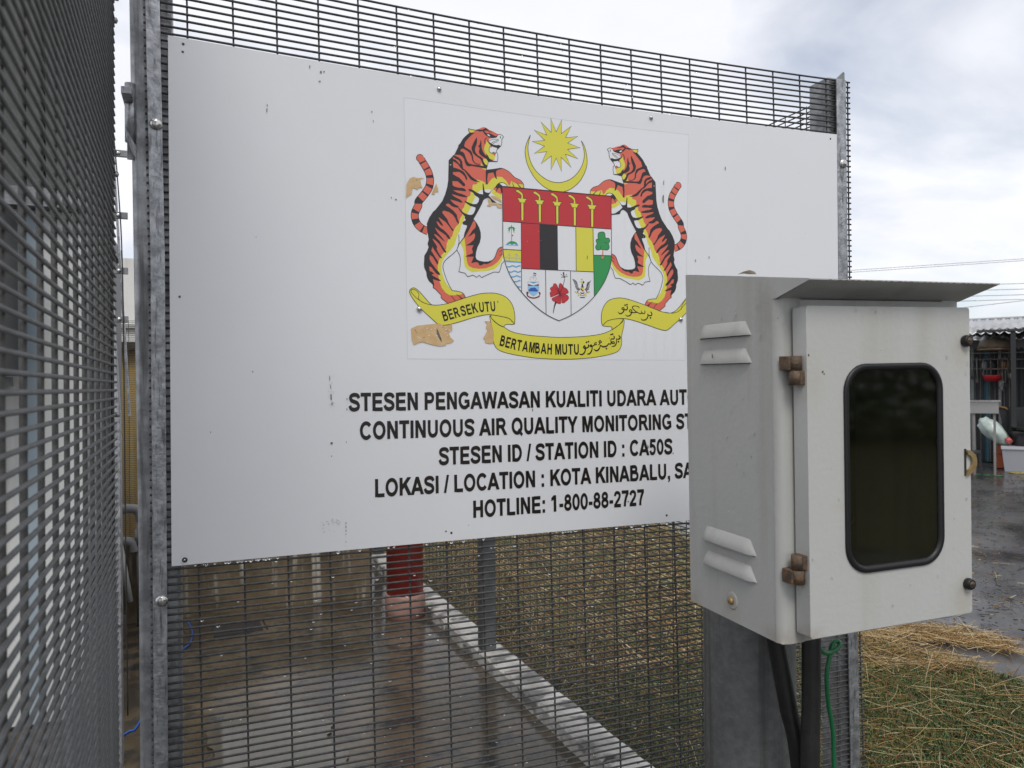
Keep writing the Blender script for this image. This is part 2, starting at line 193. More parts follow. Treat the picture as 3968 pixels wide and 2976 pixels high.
PRINT = """
tiger 1 red 0 0 1 0 5554,8292 5606,8281 5694,8283 5773,8309 5835,8346 5889,8367 5933,8358 6012,8322 6092,8298 6172,8266 6225,8251 6270,8248 6319,8215 6278,8161 6277,8077 6262,8021 6230,7979 6176,7923 6157,7887 6179,7848 6189,7773 6172,7684 6074,7686 5975,7650 5952,7573 5924,7487 6058,7515 6213,7552 6298,7553 6430,7501 6554,7397 6680,7350 6757,7255 6756,7196 6363,7196 6269,7188 6263,7175 6257,6787 6174,6796 6054,6817 5957,6921 5892,6895 5853,6861 5792,6723 5714,6585 5632,6446 5637,6450 5703,6381 5756,6293 5787,6193 5789,6090 5764,5985 5714,5891 5682,5786 5671,5683 5692,5638 5752,5613 5849,5601 5959,5610 6033,5640 6083,5695 6115,5766 6147,5848 6185,5897 6255,5930 6265,5751 6290,5631 6236,5576 6209,5471 6177,5400 6066,5400 5931,5342 5796,5273 5742,5316 5687,5273 5609,5315 5494,5276 5435,5346 5305,5368 5336,5483 5344,5630 5327,5708 5269,5806 5212,5742 5106,5655 5016,5570 4981,5499 4973,5438 5002,5321 5048,5193 5160,4984 5164,4983 5272,4973 5366,4950 5417,4903 5445,4842 5226,4765 5074,4719 5025,4751 4961,4797 4926,4830 4927,4884 4856,4950 4815,4996 4765,5021 4759,5082 4731,5107 4689,5140 4655,5192 4634,5252 4628,5326 4587,5412 4580,5480 4586,5548 4590,5602 4590,5645 4647,5737 4682,5823 4662,5886 4686,5976 4676,6035 4657,6152 4651,6290 4702,6413 4785,6539 4828,6573 4976,6764 5040,6910 5084,7054 5106,7187 5115,7408 5122,7599 5229,7712 5149,7632 5253,7741 5324,7885 5337,7935 5368,7963 5430,8069 5509,8153 5579,8215 5554,8249
tiger 2 white 0 0 1 0 6263,7175 5951,7192 5843,7248 5724,7267 5691,7249 5729,7206 5723,7175 5631,7156 5619,7094 5624,7054 5580,6989 5574,6928 5515,6892 5503,6831 5471,6777 5449,6735 5437,6683 5394,6629 5403,6529 5344,6434 5327,6342 5252,6266 5203,6172 5175,6070 5164,6059 5090,5994 5057,5912 5051,5822 4992,5728 4940,5670 4886,5543 4864,5462 4868,5354 4882,5235 4902,5137 4942,5029 5003,4943 4964,5022 5020,4936 5105,4888 5199,4888 5293,4902 5380,4916 5366,4950 5272,4973 5164,4983 5160,4984 5048,5193 5002,5321 4973,5438 4981,5499 5016,5570 5106,5655 5212,5742 5271,5810 5269,5806 5330,5934 5434,6077 5440,6088 5495,6234 5560,6329 5632,6446 5714,6585 5792,6723 5853,6861 5892,6895 5957,6921 6054,6817 6174,6796 6257,6787
tiger 2 white 0 0 1 0 5434,6077 5450,5942 5465,5773 5475,5626 5492,5548 5521,5492 5605,5457 5738,5447 5884,5466 6031,5525 6131,5594 6206,5679 6265,5774 6269,5728 6290,5631 6236,5576 6209,5471 6177,5400 6066,5400 5931,5342 5796,5273 5742,5316 5687,5273 5609,5315 5494,5276 5435,5346 5305,5368 5336,5483 5344,5630 5327,5708 5269,5806 5330,5934
tiger 3 yellow 0 0 1 0 5434,6077 5450,5942 5465,5773 5475,5626 5492,5548 5521,5492 5605,5457 5738,5447 5884,5466 6031,5525 6131,5594 6206,5679 6265,5774 6271,5717 6230,5622 6167,5538 6080,5459 5932,5417 5737,5395 5592,5371 5508,5412 5437,5465 5420,5544 5410,5679 5418,5770 5395,5859 5348,5936 5385,6006
tiger 3 yellow 0 0 1 0 5951,7192 5843,7248 5724,7267 5691,7249 5729,7206 5723,7175 5631,7156 5619,7094 5624,7054 5580,6989 5574,6928 5515,6892 5503,6831 5471,6777 5449,6735 5437,6683 5394,6629 5403,6529 5344,6434 5327,6342 5252,6266 5203,6172 5175,6070 5164,6059 5090,5994 5057,5912 5051,5822 4992,5728 4940,5670 4886,5543 4864,5462 4868,5354 4882,5235 4902,5137 4942,5029 5003,4943 4964,5022 5020,4936 5105,4888 5199,4888 5293,4902 5380,4916 5366,4950 5272,4973 5164,4983 5164,4983 5122,5029 5058,5095 5016,5161 4974,5269 4947,5363 4941,5465 4957,5541 4993,5605 5012,5640 5128,5776 5225,5903 5258,6015 5301,6129 5345,6202 5373,6315 5416,6389 5438,6451 5444,6502 5451,6493 5505,6548 5587,6706 5615,6779 5681,6907 5644,6965 5742,7014 5797,7060 5846,7075 5949,7094 6004,7120 6038,7184 6126,7224 6248,7256
tiger 3 yellow 0 0 1 0 5945,7186 6055,7334 6148,7372 6272,7377 6365,7306 6418,7223 6441,7218 6474,7309 6521,7291 6615,7271 6750,7261 6756,7196 6386,7198 6348,7246 6270,7260 6208,7233 6145,7154 6020,7085 5944,7107
tiger 4 red 0 0 1 0 5919,7479 6058,7515 6213,7552 6298,7553 6430,7501 6554,7397 6680,7350 6750,7261 6615,7263 6521,7291 6474,7309 6449,7219 6418,7223 6365,7306 6272,7377 6148,7372 6055,7327 5945,7194 5899,7189
tiger 4 white 0 0 1 0 6200,7225 6255,7254 6317,7250 6379,7220 6382,7197 6269,7188
tiger 3 white 0 0 1 0 5969,6963 6069,7095 6261,7051 6257,6803 6066,6889
tiger 4 yellow 0 0 1 0 6069,7105 6146,7112 6261,7051 6248,6915 6155,6949 6035,7020
tiger 4 red 0 0 1 0 6103,7144 6246,7157 6260,7009 6178,7033 6124,7069 6080,7106
tiger 3 yellow 0 0 1 0 5947,8089 5919,8019 5891,7949 5886,7899 5907,7835 5951,7781 6003,7728 6065,7710 6119,7720 6129,7792 6058,7834 6005,7862 5993,7911 6007,7962 6034,8016 5981,8051
tiger 3 yellow 0 0 1 0 5861,7697 5923,7720 5975,7650 5948,7581 5904,7601 5869,7656
tiger 3 yellow 0 0 1 0 5816,7621 5868,7560 5806,7574
tiger 3 yellow 0 0 1 0 5823,7510 5925,7516 5920,7486 5876,7490
tiger 3 yellow 0 0 1 0 5558,8279 5694,8279 5676,8248 5623,8215 5571,8222
tiger 3 white 0 0 1 0 6129,7809 6153,7878 6179,7848 6189,7773 6172,7684 6074,7696 6119,7720
tiger 3 white 0 0 1 0 6034,7999 6006,7946 5992,7894 6014,7855 6058,7847 6103,7873 6125,7842 6153,7882 6162,7913 6176,7965 6105,7973 6060,7985
tiger 3 white 0 0 1 0 6162,8181 6207,8245 6243,8256 6288,8242 6319,8215 6282,8157 6277,8077 6249,8006 6213,8032 6150,8020 6097,8027 6026,8056 5986,8089 6009,8134 6081,8163
tiger 5 black 0 0 1 0 4759,5082 4731,5107 4689,5140 4655,5192 4634,5252 4628,5326 4587,5412 4580,5480 4586,5548 4590,5602 4590,5645 4647,5737 4682,5823 4662,5886 4686,5976 4676,6035 4657,6152 4651,6290 4702,6413 4785,6539 4828,6573 4976,6764 5040,6910 5084,7054 5106,7187 5115,7408 5122,7599 5229,7712 5149,7632 5253,7741 5324,7885 5337,7935 5368,7963 5430,8069 5509,8153 5579,8215 5684,8220 5622,8175 5552,8100 5481,8018 5455,7933 5466,7897 5384,7859 5370,7799 5244,7724 5209,7646 5212,7577 5215,7455 5211,7569 5217,7459 5209,7372 5205,7327 5196,7175 5198,7110 5215,7010 5187,6923 5152,6810 5069,6718 5048,6691 4975,6545 4901,6434 4851,6349 4824,6222 4799,6094 4766,6002 4763,5838 4734,5752 4705,5671 4687,5443 4698,5355 4741,5280 4758,5190 4788,5097 4779,5042
tiger 5 black 0 0 1 0 5215,7464 5299,7452 5384,7426 5447,7392 5499,7316 5515,7257 5498,7237 5477,7263 5457,7312 5404,7357 5341,7391 5203,7372
tiger 5 black 0 0 1 0 5203,7332 5276,7294 5339,7270 5402,7215 5465,7151 5465,7115 5422,7106 5369,7152 5307,7196 5190,7190
tiger 5 black 0 0 1 0 5189,7109 5231,7083 5315,7066 5411,7070 5464,7050 5487,7011 5442,7007 5336,7012 5209,7008
tiger 5 black 0 0 1 0 5209,7001 5293,6963 5398,6943 5473,6919 5515,6892 5451,6887 5355,6893 5271,6911 5176,6927
tiger 5 black 0 0 1 0 5176,6917 5228,6877 5291,6852 5354,6828 5407,6782 5375,6767 5311,6784 5248,6798 5143,6814
tiger 5 black 0 0 1 0 5143,6809 5195,6753 5247,6718 5310,6693 5329,6674 5299,6662 5225,6666 5173,6681 5121,6727 5079,6728
tiger 5 black 0 0 1 0 5042,6690 5120,6647 5203,6594 5276,6519 5296,6430 5325,6352 5311,6336 5274,6378 5244,6446 5192,6512 5119,6557 5025,6579 4968,6564
tiger 5 black 0 0 1 0 4968,6539 5024,6469 5075,6413 5106,6335 5167,6240 5204,6212 5203,6172 5167,6200 5095,6295 5033,6360 4971,6395 4894,6439
tiger 5 black 0 0 1 0 4893,6429 4934,6362 4970,6315 4988,6272 4969,6265 4928,6297 4887,6344 4841,6350
tiger 5 black 0 0 1 0 4845,6345 4895,6259 4936,6222 4998,6187 5060,6132 5112,6075 5140,6012 5121,6006 5080,6033 5039,6090 4977,6126 4915,6161 4817,6226
tiger 5 black 0 0 1 0 4817,6214 4873,6128 4924,6072 4975,6016 5016,5964 4995,5968 4944,6009 4893,6050 4841,6086 4790,6093
tiger 5 black 0 0 1 0 4790,6088 4861,6008 4912,5962 4963,5876 5014,5799 5047,5761 5039,5731 5008,5744 4962,5806 4911,5892 4850,5948 4799,5984 4758,6003
tiger 5 black 0 0 1 0 4758,5996 4798,5935 4839,5878 4859,5839 4848,5799 4868,5751 4909,5683 4952,5636 4944,5611 4908,5634 4857,5700 4806,5767 4761,5838
tiger 5 black 0 0 1 0 4729,5762 4765,5714 4805,5648 4845,5590 4874,5542 4870,5485 4844,5511 4804,5578 4764,5635 4702,5673
tiger 5 black 0 0 1 0 4696,5587 4741,5505 4782,5458 4833,5391 4894,5335 4916,5286 4893,5280 4832,5312 4781,5369 4740,5426 4684,5448
tiger 5 black 0 0 1 0 4688,5359 4749,5333 4790,5300 4733,5282
tiger 5 black 0 0 1 0 4733,5277 4800,5241 4861,5214 4931,5173 4912,5162 4850,5174 4753,5194
tiger 5 black 0 0 1 0 5455,7916 5522,7883 5592,7849 5617,7819 5642,7739 5650,7657 5684,7611 5736,7592 5824,7597 5789,7583 5728,7580 5667,7601 5624,7654 5612,7736 5565,7805 5513,7840 5427,7872 5375,7853
tiger 5 black 0 0 1 0 5361,7807 5417,7805 5460,7768 5485,7697 5519,7618 5562,7578 5649,7566 5754,7569 5868,7556 5943,7547 5925,7516 5841,7524 5736,7530 5613,7538 5543,7522 5500,7534 5466,7596 5450,7660 5416,7706 5356,7736 5244,7728
tiger 5 black 0 0 1 0 5210,7712 5261,7705 5329,7680 5381,7645 5410,7599 5414,7541 5426,7469 5412,7435 5366,7495 5362,7544 5363,7594 5329,7631 5252,7655
tiger 5 black 0 0 1 0 5200,7641 5268,7624 5328,7573 5379,7505 5426,7469 5473,7441 5541,7382 5610,7315 5679,7272 5793,7221 5749,7221 5653,7232 5583,7262 5515,7346 5455,7423 5412,7435 5370,7479 5302,7554 5208,7593
tiger 5 black 0 0 1 0 5731,8138 5691,8076 5646,7988 5617,7926 5618,7869 5643,7805 5695,7761 5756,7727 5800,7706 5825,7659 5851,7596 5885,7549 5947,7548 5952,7581 5904,7601 5869,7656 5853,7712 5809,7741 5739,7775 5696,7828 5684,7876 5693,7918 5725,7997 5739,8081
tiger 5 black 0 0 1 0 5814,8098 5800,8022 5781,7966 5738,7973 5781,7941 5789,7905 5771,7853 5783,7804 5827,7768 5897,7734 5941,7705 5975,7655 6056,7669 6172,7675 6172,7688 6074,7692 6003,7728 5969,7783 5929,7825 5942,7772 5898,7800 5855,7862 5829,7942 5831,8026
tiger 5 black 0 0 1 0 5861,8279 5896,8233 5939,8196 5992,8169 6081,8159 6162,8181 6194,8222 6144,8204 6082,8230 6002,8250 5949,8239 5914,8260 5888,8290
tiger 5 black 0 0 1 0 5694,8279 5764,8300 5852,8303 5933,8354 5977,8318 6012,8289 6074,8288 6065,8277 6011,8276 5950,8302 5888,8290 5799,8264
tiger 5 black 0 0 1 0 5969,8133 5973,8084 6017,8055 6097,8023 6159,8020 6213,8036 6262,8012 6221,7974 6176,7927 6165,7909 6176,7965 6114,7974 6061,7994 6051,7959 6034,7999 5990,8044 5960,8078
tiger 5 black 0 0 1 0 5903,8117 5925,8149 5965,8154 5929,8133 5911,8093 5919,8027 5901,8021 5893,8074
tiger 5 black 0 0 1 0 5927,7491 6058,7517 6213,7555 6298,7553 6181,7513 6142,7480 6141,7414 6163,7315 6124,7341 6080,7452 5964,7419 5947,7309 5953,7194 5922,7184 5913,7306 5915,7450
tiger 5 black 0 0 1 0 5533,7056 5571,7061 5645,7041 5699,7010 5774,6981 5850,6978 5846,7085 5844,7197 5860,7198 5878,7088 5888,7038 5926,7019 5986,7021 6069,7105 6147,7184 6203,7241 6280,7192 6269,7041 6247,7049 6235,7131 6213,7149 6180,7126 6125,7023 6152,7133 6114,7145 6058,7089 5969,6968 6044,6898 6153,6825 6259,6803 6259,6780 6174,6793 6087,6807 6054,6815 6032,6825 6011,6885 5957,6919 5892,6890 5853,6856 5825,6787 5769,6681 5714,6585 5637,6457 5560,6329 5495,6213 5440,6088 5420,6087 5441,6169 5485,6273 5496,6314 5411,6328 5396,6357 5412,6384 5471,6424 5445,6462 5451,6493 5414,6530 5351,6596 5315,6648 5326,6664 5383,6598 5446,6558 5521,6539 5585,6534 5628,6557 5661,6611 5678,6663 5683,6694 5641,6705 5576,6715 5513,6750 5460,6781 5448,6811 5471,6808 5545,6779 5631,6760 5706,6767 5750,6821 5764,6884 5730,6916 5676,6937 5650,6965 5639,6990 5581,7015 5538,7036
tiger 5 black 0 0 1 0 5625,6444 5643,6451 5703,6381 5756,6293 5787,6193 5789,6090 5764,5985 5714,5891 5682,5786 5671,5683 5692,5638 5752,5613 5849,5601 5959,5610 6046,5647 5983,5586 5903,5553 5849,5561 5812,5536 5775,5520 5745,5527 5727,5572 5679,5586 5631,5572 5576,5558 5607,5634 5632,5692 5548,5687 5446,5681 5488,5706 5609,5759 5610,5793 5592,5849 5630,5925 5461,5907 5552,5960 5637,6034 5669,6116 5651,6177 5578,6121 5506,6082 5567,6154 5604,6214 5677,6288 5684,6345 5673,6402
tiger 5 black 1 3.71,3.18,1.85,1.38,1.27 0 0 5625,6444 5507,6207 5434,6077 5325,5934 5269,5806
tiger 5 black 1 1.27 0 0 5316,6120 5320,5969 5303,5898 5271,5810
tiger 5 black 1 1.22 0 3 5271,5810 5212,5742 5106,5655 5016,5570 4981,5499 4973,5438 5002,5321 5048,5193 5103,5076 5160,4984 5164,4983 5272,4973 5366,4950 5417,4903 5445,4842
tiger 5 black 1 1.38 0 3 5959,5610 6033,5640 6083,5695 6115,5766 6147,5848 6185,5897 6255,5930
tiger 5 black 1 1.22 0 0 6290,5631 6236,5576 6209,5471 6177,5400 6066,5400 5931,5342 5796,5273 5742,5316 5687,5273 5609,5315 5494,5276 5435,5346 5305,5368 5336,5483 5344,5630 5327,5708 5269,5806
tiger 5 black 1 1.22 0 0 4766,5089 4765,5021 4815,4996 4856,4950 4927,4884 4926,4830 4961,4797 5025,4751 5074,4719
tiger 5 black 1 1.17 0 0 5134,4875 5184,4832 5226,4772
tiger 5 black 1 0.8,1.33,3.18 0 0 5250,4911 5307,4878 5372,4819
tiger 5 black 1 1.27 0 3 6213,7552 6298,7553 6430,7501 6554,7397 6680,7350 6750,7276 6760,7196
tiger 5 black 1 3.71,2.12,1.27,1.27,1.27 0 3 6145,7162 6192,7228 6270,7260 6348,7239 6386,7198
tiger 5 black 1 0.8,1.85 0 0 6497,7282 6535,7198
tiger 5 black 1 0.8,2.12 0 0 6592,7290 6685,7197
tiger 5 black 1 1.17 0 0 5579,8215 5554,8249 5554,8292 5606,8281 5694,8281
tiger 5 black 1 1.17 0 0 6194,8239 6243,8258 6288,8242 6319,8215 6281,8157 6277,8077 6262,8021
tiger 5 black 1 1.06 0 0 6162,7921 6153,7882 6179,7848 6189,7773 6172,7681 6074,7687
tiger 5 black 1 1.06 0 0 6038,7999 6006,7946 5992,7894 6014,7855 6058,7847 6103,7873 6125,7842 6153,7882
tiger 5 black 1 0.95 0 0 5976,7659 5952,7573 5924,7487
tiger 5 black 1 1.33,2.12 0 0 6247,8216 6251,8175
tiger 5 black 1 0.74 0 0 6179,8145 6081,8138 5991,8090
tiger 5 black 1 0.85 0 0 6183,8125 6098,8090 6053,8051
tiger 5 black 1 0.85 0 0 6187,8100 6115,8067 6084,8042
tiger 5 black 1 1.59 0 0 6192,8151 6201,8114
tiger 5 black 1 0.85 0 0 6184,5816 6256,5866
tiger 5 black 1 0.85 0 0 6193,5747 6260,5792
tiger 6 white 0 0 1 0 5948,8216 5984,8228 6030,8197 5997,8188
tiger 6 white 0 0 1 0 5142,7512 5175,7519 5170,7505 5147,7501
tiger 1 black 1 9.54,12.72,15.9,16.16,16.16,16.16,16.16,16.16,16.16,16.16,16.16,16.16,16.16,16.16,16.16,16.16,16.16,16.16,16.16,16.16,16.16,16.16,16.16,16.16,16.16,16.16,16.16,16.16,16.16,16.16,16.16,16.16,16.16,16.16,16.16,16.16,16.16,16.16,16.16,16.16,16.16,16.16,16.16,16.16,16.16,16.16,16.16,16.16,16.16,16.16,16.16,16.16,16.16,16.16,16.16,16.16,16.16,16.16,16.16,16.16,16.16 0 0 4535,7593 4543,7579 4553,7559 4565,7536 4577,7514 4592,7491 4608,7467 4625,7442 4641,7417 4656,7393 4671,7369 4685,7344 4697,7318 4708,7290 4716,7259 4723,7229 4728,7203 4730,7184 4731,7165 4731,7146 4730,7126 4726,7101 4721,7074 4715,7046 4705,7019 4691,6990 4674,6960 4654,6930 4635,6901 4613,6872 4590,6843 4567,6815 4547,6789 4530,6769 4513,6748 4497,6727 4486,6707 4482,6688 4482,6669 4483,6649 4480,6630 4467,6601 4449,6567 4431,6533 4418,6501 4411,6474 4407,6447 4405,6420 4407,6393 4414,6363 4423,6332 4436,6301 4452,6274 4471,6249 4494,6227 4519,6207 4546,6188 4578,6172 4615,6157 4649,6145 4673,6136
tiger 1 black 0 0 1 0 4604,7591 4600,7565 4587,7541 4567,7522 4543,7509 4517,7504 4492,7508 4470,7519 4455,7537 4446,7560 4447,7586 4456,7611 4472,7632 4494,7649 4519,7658 4545,7659 4569,7651 4588,7636 4600,7615
tiger 2 red 1 13.52 0 0 4535,7593 4543,7579 4553,7559 4565,7536 4577,7514
tiger 2 red 1 13.52 0 0 4592,7491 4608,7467 4625,7442 4641,7417 4656,7393
tiger 2 red 1 13.52 0 0 4671,7369 4685,7344 4697,7318 4708,7290 4716,7259
tiger 2 red 1 13.52 0 0 4728,7203 4730,7184 4731,7165 4731,7146 4730,7126 4726,7101 4721,7074
tiger 2 red 1 13.52 0 0 4705,7019 4691,6990 4674,6960 4654,6930 4635,6901
tiger 2 red 1 13.52 0 0 4613,6872 4590,6843 4567,6815 4547,6789 4530,6769
tiger 2 red 1 13.52 0 0 4482,6669 4483,6649 4480,6630 4467,6601 4449,6567 4431,6533
tiger 2 red 1 13.52 0 0 4411,6474 4407,6447 4405,6420 4407,6393 4414,6363
tiger 2 red 1 13.52 0 0 4452,6274 4471,6249 4494,6227 4519,6207 4546,6188
tiger 2 red 1 13.52 0 0 4578,6172 4615,6157 4649,6145 4673,6136
tiger 2 red 0 0 1 0 4591,7589 4588,7568 4577,7548 4561,7532 4540,7521 4518,7517 4497,7520 4479,7529 4466,7545 4459,7564 4459,7585 4467,7606 4480,7624 4499,7638 4520,7646 4542,7646 4562,7640 4578,7627 4588,7610
star 1 yellow 0 0 1 0 7403,8740 7528,8461 7664,8736 7648,8436 7888,8627 7747,8360 8040,8424 7794,8250 8091,8182 7789,8114 8032,7939 7736,8003 7870,7735 7634,7929 7637,7626 7519,7901 7392,7630 7405,7933 7168,7742 7299,8014 7016,7945 7253,8126 6968,8191 7258,8249 7020,8439 7306,8365 7175,8631 7413,8434
star 2 black 1 1.27 1 0 7403,8740 7528,8461 7664,8736 7648,8436 7888,8627 7747,8360 8040,8424 7794,8250 8091,8182 7789,8114 8032,7939 7736,8003 7870,7735 7634,7929 7637,7626 7519,7901 7392,7630 7405,7933 7168,7742 7299,8014 7016,7945 7253,8126 6968,8191 7258,8249 7020,8439 7306,8365 7175,8631 7413,8434
crescent 1 yellow 0 0 1 0 6928,8324 6906,8282 6875,8222 6848,8161 6828,8104 6813,8047 6803,7991 6801,7935 6805,7881 6813,7827 6825,7773 6842,7719 6862,7667 6885,7618 6912,7570 6942,7524 6973,7479 7007,7436 7044,7395 7090,7354 7142,7313 7193,7278 7241,7251 7292,7227 7343,7208 7393,7195 7444,7185 7495,7180 7546,7177 7597,7179 7649,7186 7701,7199 7753,7218 7804,7241 7858,7272 7911,7308 7961,7347 8007,7388 8050,7431 8089,7478 8125,7531 8158,7587 8186,7643 8210,7696 8230,7751 8244,7804 8253,7857 8256,7910 8255,7962 8249,8019 8239,8076 8227,8129 8214,8172 8199,8214 8182,8252 8161,8285 8137,8316 8120,8338 8133,8304 8150,8256 8165,8208 8176,8167 8185,8125 8190,8083 8189,8036 8184,7988 8176,7940 8163,7891 8147,7841 8126,7793 8098,7742 8066,7691 8029,7642 7990,7597 7947,7555 7902,7517 7858,7486 7810,7458 7761,7434 7710,7414 7658,7397 7606,7385 7555,7378 7503,7376 7453,7378 7402,7385 7350,7397 7301,7413 7254,7433 7209,7457 7166,7483 7124,7511 7084,7542 7047,7575 7015,7611 6985,7650 6959,7691 6937,7733 6918,7777 6902,7823 6888,7871 6878,7922 6871,7971 6868,8016 6869,8062 6874,8109 6890,8183 6912,8266
crescent 2 black 1 1.27 0 0 6928,8324 6906,8282 6875,8222 6848,8161 6828,8104 6813,8047 6803,7991 6801,7935 6805,7881 6813,7827 6825,7773 6842,7719 6862,7667 6885,7618 6912,7570 6942,7524 6973,7479 7007,7436 7044,7395 7090,7354 7142,7313 7193,7278 7241,7251 7292,7227 7343,7208 7393,7195 7444,7185 7495,7180 7546,7177 7597,7179 7649,7186 7701,7199 7753,7218 7804,7241 7858,7272 7911,7308 7961,7347 8007,7388 8050,7431 8089,7478 8125,7531 8158,7587 8186,7643 8210,7696 8230,7751 8244,7804 8253,7857 8256,7910 8255,7962 8249,8019 8239,8076 8227,8129 8214,8172 8199,8214 8182,8252 8161,8285 8137,8316 8120,8338
crescent 2 black 1 1.27 0 0 8120,8338 8133,8304 8150,8256 8165,8208 8176,8167 8185,8125 8190,8083 8189,8036 8184,7988 8176,7940 8163,7891 8147,7841 8126,7793 8098,7742 8066,7691 8029,7642 7990,7597 7947,7555 7902,7517 7858,7486 7810,7458 7761,7434 7710,7414 7658,7397 7606,7385 7555,7378 7503,7376 7453,7378 7402,7385 7350,7397 7301,7413 7254,7433 7209,7457 7166,7483 7124,7511 7084,7542 7047,7575 7015,7611 6985,7650 6959,7691 6937,7733 6918,7777 6902,7823 6888,7871 6878,7922 6871,7971 6868,8016 6869,8062 6874,8109 6890,8183 6912,8266 6928,8324
shield 7 white 0 0 1 0 6273,7178 6273,7067 6273,6910 6273,6759 6273,6639 6273,6519 6273,6398 6270,6225 6268,6033 6269,5876 6274,5803 6283,5732 6298,5661 6318,5590 6343,5519 6372,5449 6405,5377 6443,5306 6486,5238 6541,5162 6605,5085 6672,5010 6746,4933 6826,4856 6911,4782 7009,4705 7116,4629 7221,4563 7328,4511 7439,4467 7518,4436 7594,4466 7702,4511 7808,4560 7904,4613 7999,4672 8091,4736 8186,4811 8280,4894 8368,4980 8447,5069 8521,5162 8585,5253 8636,5335 8680,5421 8718,5506 8749,5588 8775,5673 8794,5757 8804,5840 8807,5923 8809,6006 8812,6173 8814,6376 8816,6579 8818,6803 8820,7031 8821,7191
shield 8 shield_red 0 0 1 0 6273,7178 8821,7191 8807,6469 6272,6456
shield 8 yellow 0 0 1 0 6269,5876 6676,5882 6672,5636 6317,5644 6284,5750
shield 9 sky_blue 0 0 1 0 6311,5653 6672,5642 6672,5616 6321,5616
shield 8 shield_red 0 0 1 0 6685,6452 7103,6453 7097,5512 6682,5504
shield 8 black 0 0 1 0 7103,6453 7523,6455 7521,5515 7097,5512
shield 8 yellow 0 0 1 0 7952,6453 8364,6453 8361,5512 7945,5515
shield 8 green 0 0 1 0 8372,5877 8805,5887 8794,5757 8718,5506 8585,5253 8368,4984
shield 9 sky_blue 1 2.76 0 0 6358,5529 6375,5522 6393,5519 6410,5521 6428,5528 6446,5538 6463,5545 6481,5548 6498,5545 6516,5538 6533,5531 6551,5527 6568,5529 6586,5536 6604,5545 6622,5553 6639,5556 6657,5554
shield 9 sky_blue 1 2.76 0 0 6399,5423 6416,5416 6434,5412 6451,5415 6469,5422 6487,5431 6504,5439 6522,5442 6540,5439 6557,5432 6574,5424 6592,5420 6610,5422 6627,5429 6645,5439 6663,5446
shield 9 sky_blue 1 2.76 0 0 6448,5326 6465,5319 6483,5315 6500,5318 6518,5325 6536,5334 6554,5342 6571,5345 6589,5341 6606,5334 6624,5327 6641,5323 6659,5325
shield 9 sky_blue 1 2.76 0 0 6509,5230 6526,5222 6544,5219 6561,5221 6579,5228 6597,5237 6615,5245 6632,5248 6650,5244
shield 9 sky_blue 1 2.76 0 0 6585,5124 6603,5117 6620,5113 6638,5115 6656,5123
shield 9 black 1 2.23 1 0 6694,6876 6744,6876 6736,6511 6692,6509
shield 9 black 1 2.23 1 0 6607,6963 6680,6962 6818,6965 6784,6929 6771,6884 6659,6882 6642,6928
shield 9 black 1 2.23 1 0 6570,7116 6618,7137 6682,7103 6723,7070 6730,7025 6737,6967 6694,6965 6703,7028 6681,7051 6656,7071 6613,7089
shield 10 yellow 0 0 1 0 6694,6876 6744,6876 6736,6511 6692,6509
shield 10 yellow 0 0 1 0 6607,6963 6680,6962 6818,6965 6784,6929 6771,6884 6659,6882 6642,6928
shield 10 yellow 0 0 1 0 6570,7116 6618,7137 6682,7103 6723,7070 6730,7025 6737,6967 6694,6965 6703,7028 6681,7051 6656,7071 6613,7089
shield 9 black 1 2.23 1 0 7092,6874 7143,6875 7134,6506 7090,6504
shield 9 black 1 2.23 1 0 7004,6962 7078,6961 7219,6964 7184,6928 7171,6882 7056,6880 7039,6927
shield 9 black 1 2.23 1 0 6966,7117 7015,7138 7080,7103 7122,7070 7129,7025 7136,6966 7092,6964 7101,7028 7079,7052 7054,7071 7010,7090
shield 10 yellow 0 0 1 0 7092,6874 7143,6875 7134,6506 7090,6504
shield 10 yellow 0 0 1 0 7004,6962 7078,6961 7219,6964 7184,6928 7171,6882 7056,6880 7039,6927
shield 10 yellow 0 0 1 0 6966,7117 7015,7138 7080,7103 7122,7070 7129,7025 7136,6966 7092,6964 7101,7028 7079,7052 7054,7071 7010,7090
shield 9 black 1 2.23 1 0 7497,6872 7548,6873 7540,6500 7495,6499
shield 9 black 1 2.23 1 0 7407,6961 7483,6960 7626,6963 7590,6926 7577,6881 7461,6879 7443,6925
shield 9 black 1 2.23 1 0 7369,7118 7419,7139 7485,7104 7527,7070 7535,7024 7542,6965 7497,6963 7506,7027 7484,7051 7458,7071 7414,7090
shield 10 yellow 0 0 1 0 7497,6872 7548,6873 7540,6500 7495,6499
shield 10 yellow 0 0 1 0 7407,6961 7483,6960 7626,6963 7590,6926 7577,6881 7461,6879 7443,6925
shield 10 yellow 0 0 1 0 7369,7118 7419,7139 7485,7104 7527,7070 7535,7024 7542,6965 7497,6963 7506,7027 7484,7051 7458,7071 7414,7090
shield 9 black 1 2.23 1 0 7909,6870 7961,6870 7952,6494 7906,6493
shield 9 black 1 2.23 1 0 7818,6960 7894,6959 8040,6961 8004,6924 7990,6878 7872,6876 7854,6924
shield 9 black 1 2.23 1 0 7779,7118 7829,7139 7897,7103 7940,7069 7947,7023 7954,6964 7909,6962 7918,7026 7896,7051 7869,7071 7824,7090
shield 10 yellow 0 0 1 0 7909,6870 7961,6870 7952,6494 7906,6493
shield 10 yellow 0 0 1 0 7818,6960 7894,6959 8040,6961 8004,6924 7990,6878 7872,6876 7854,6924
shield 10 yellow 0 0 1 0 7779,7118 7829,7139 7897,7103 7940,7069 7947,7023 7954,6964 7909,6962 7918,7026 7896,7051 7869,7071 7824,7090
shield 9 black 1 2.23 1 0 8328,6867 8381,6867 8372,6488 8325,6487
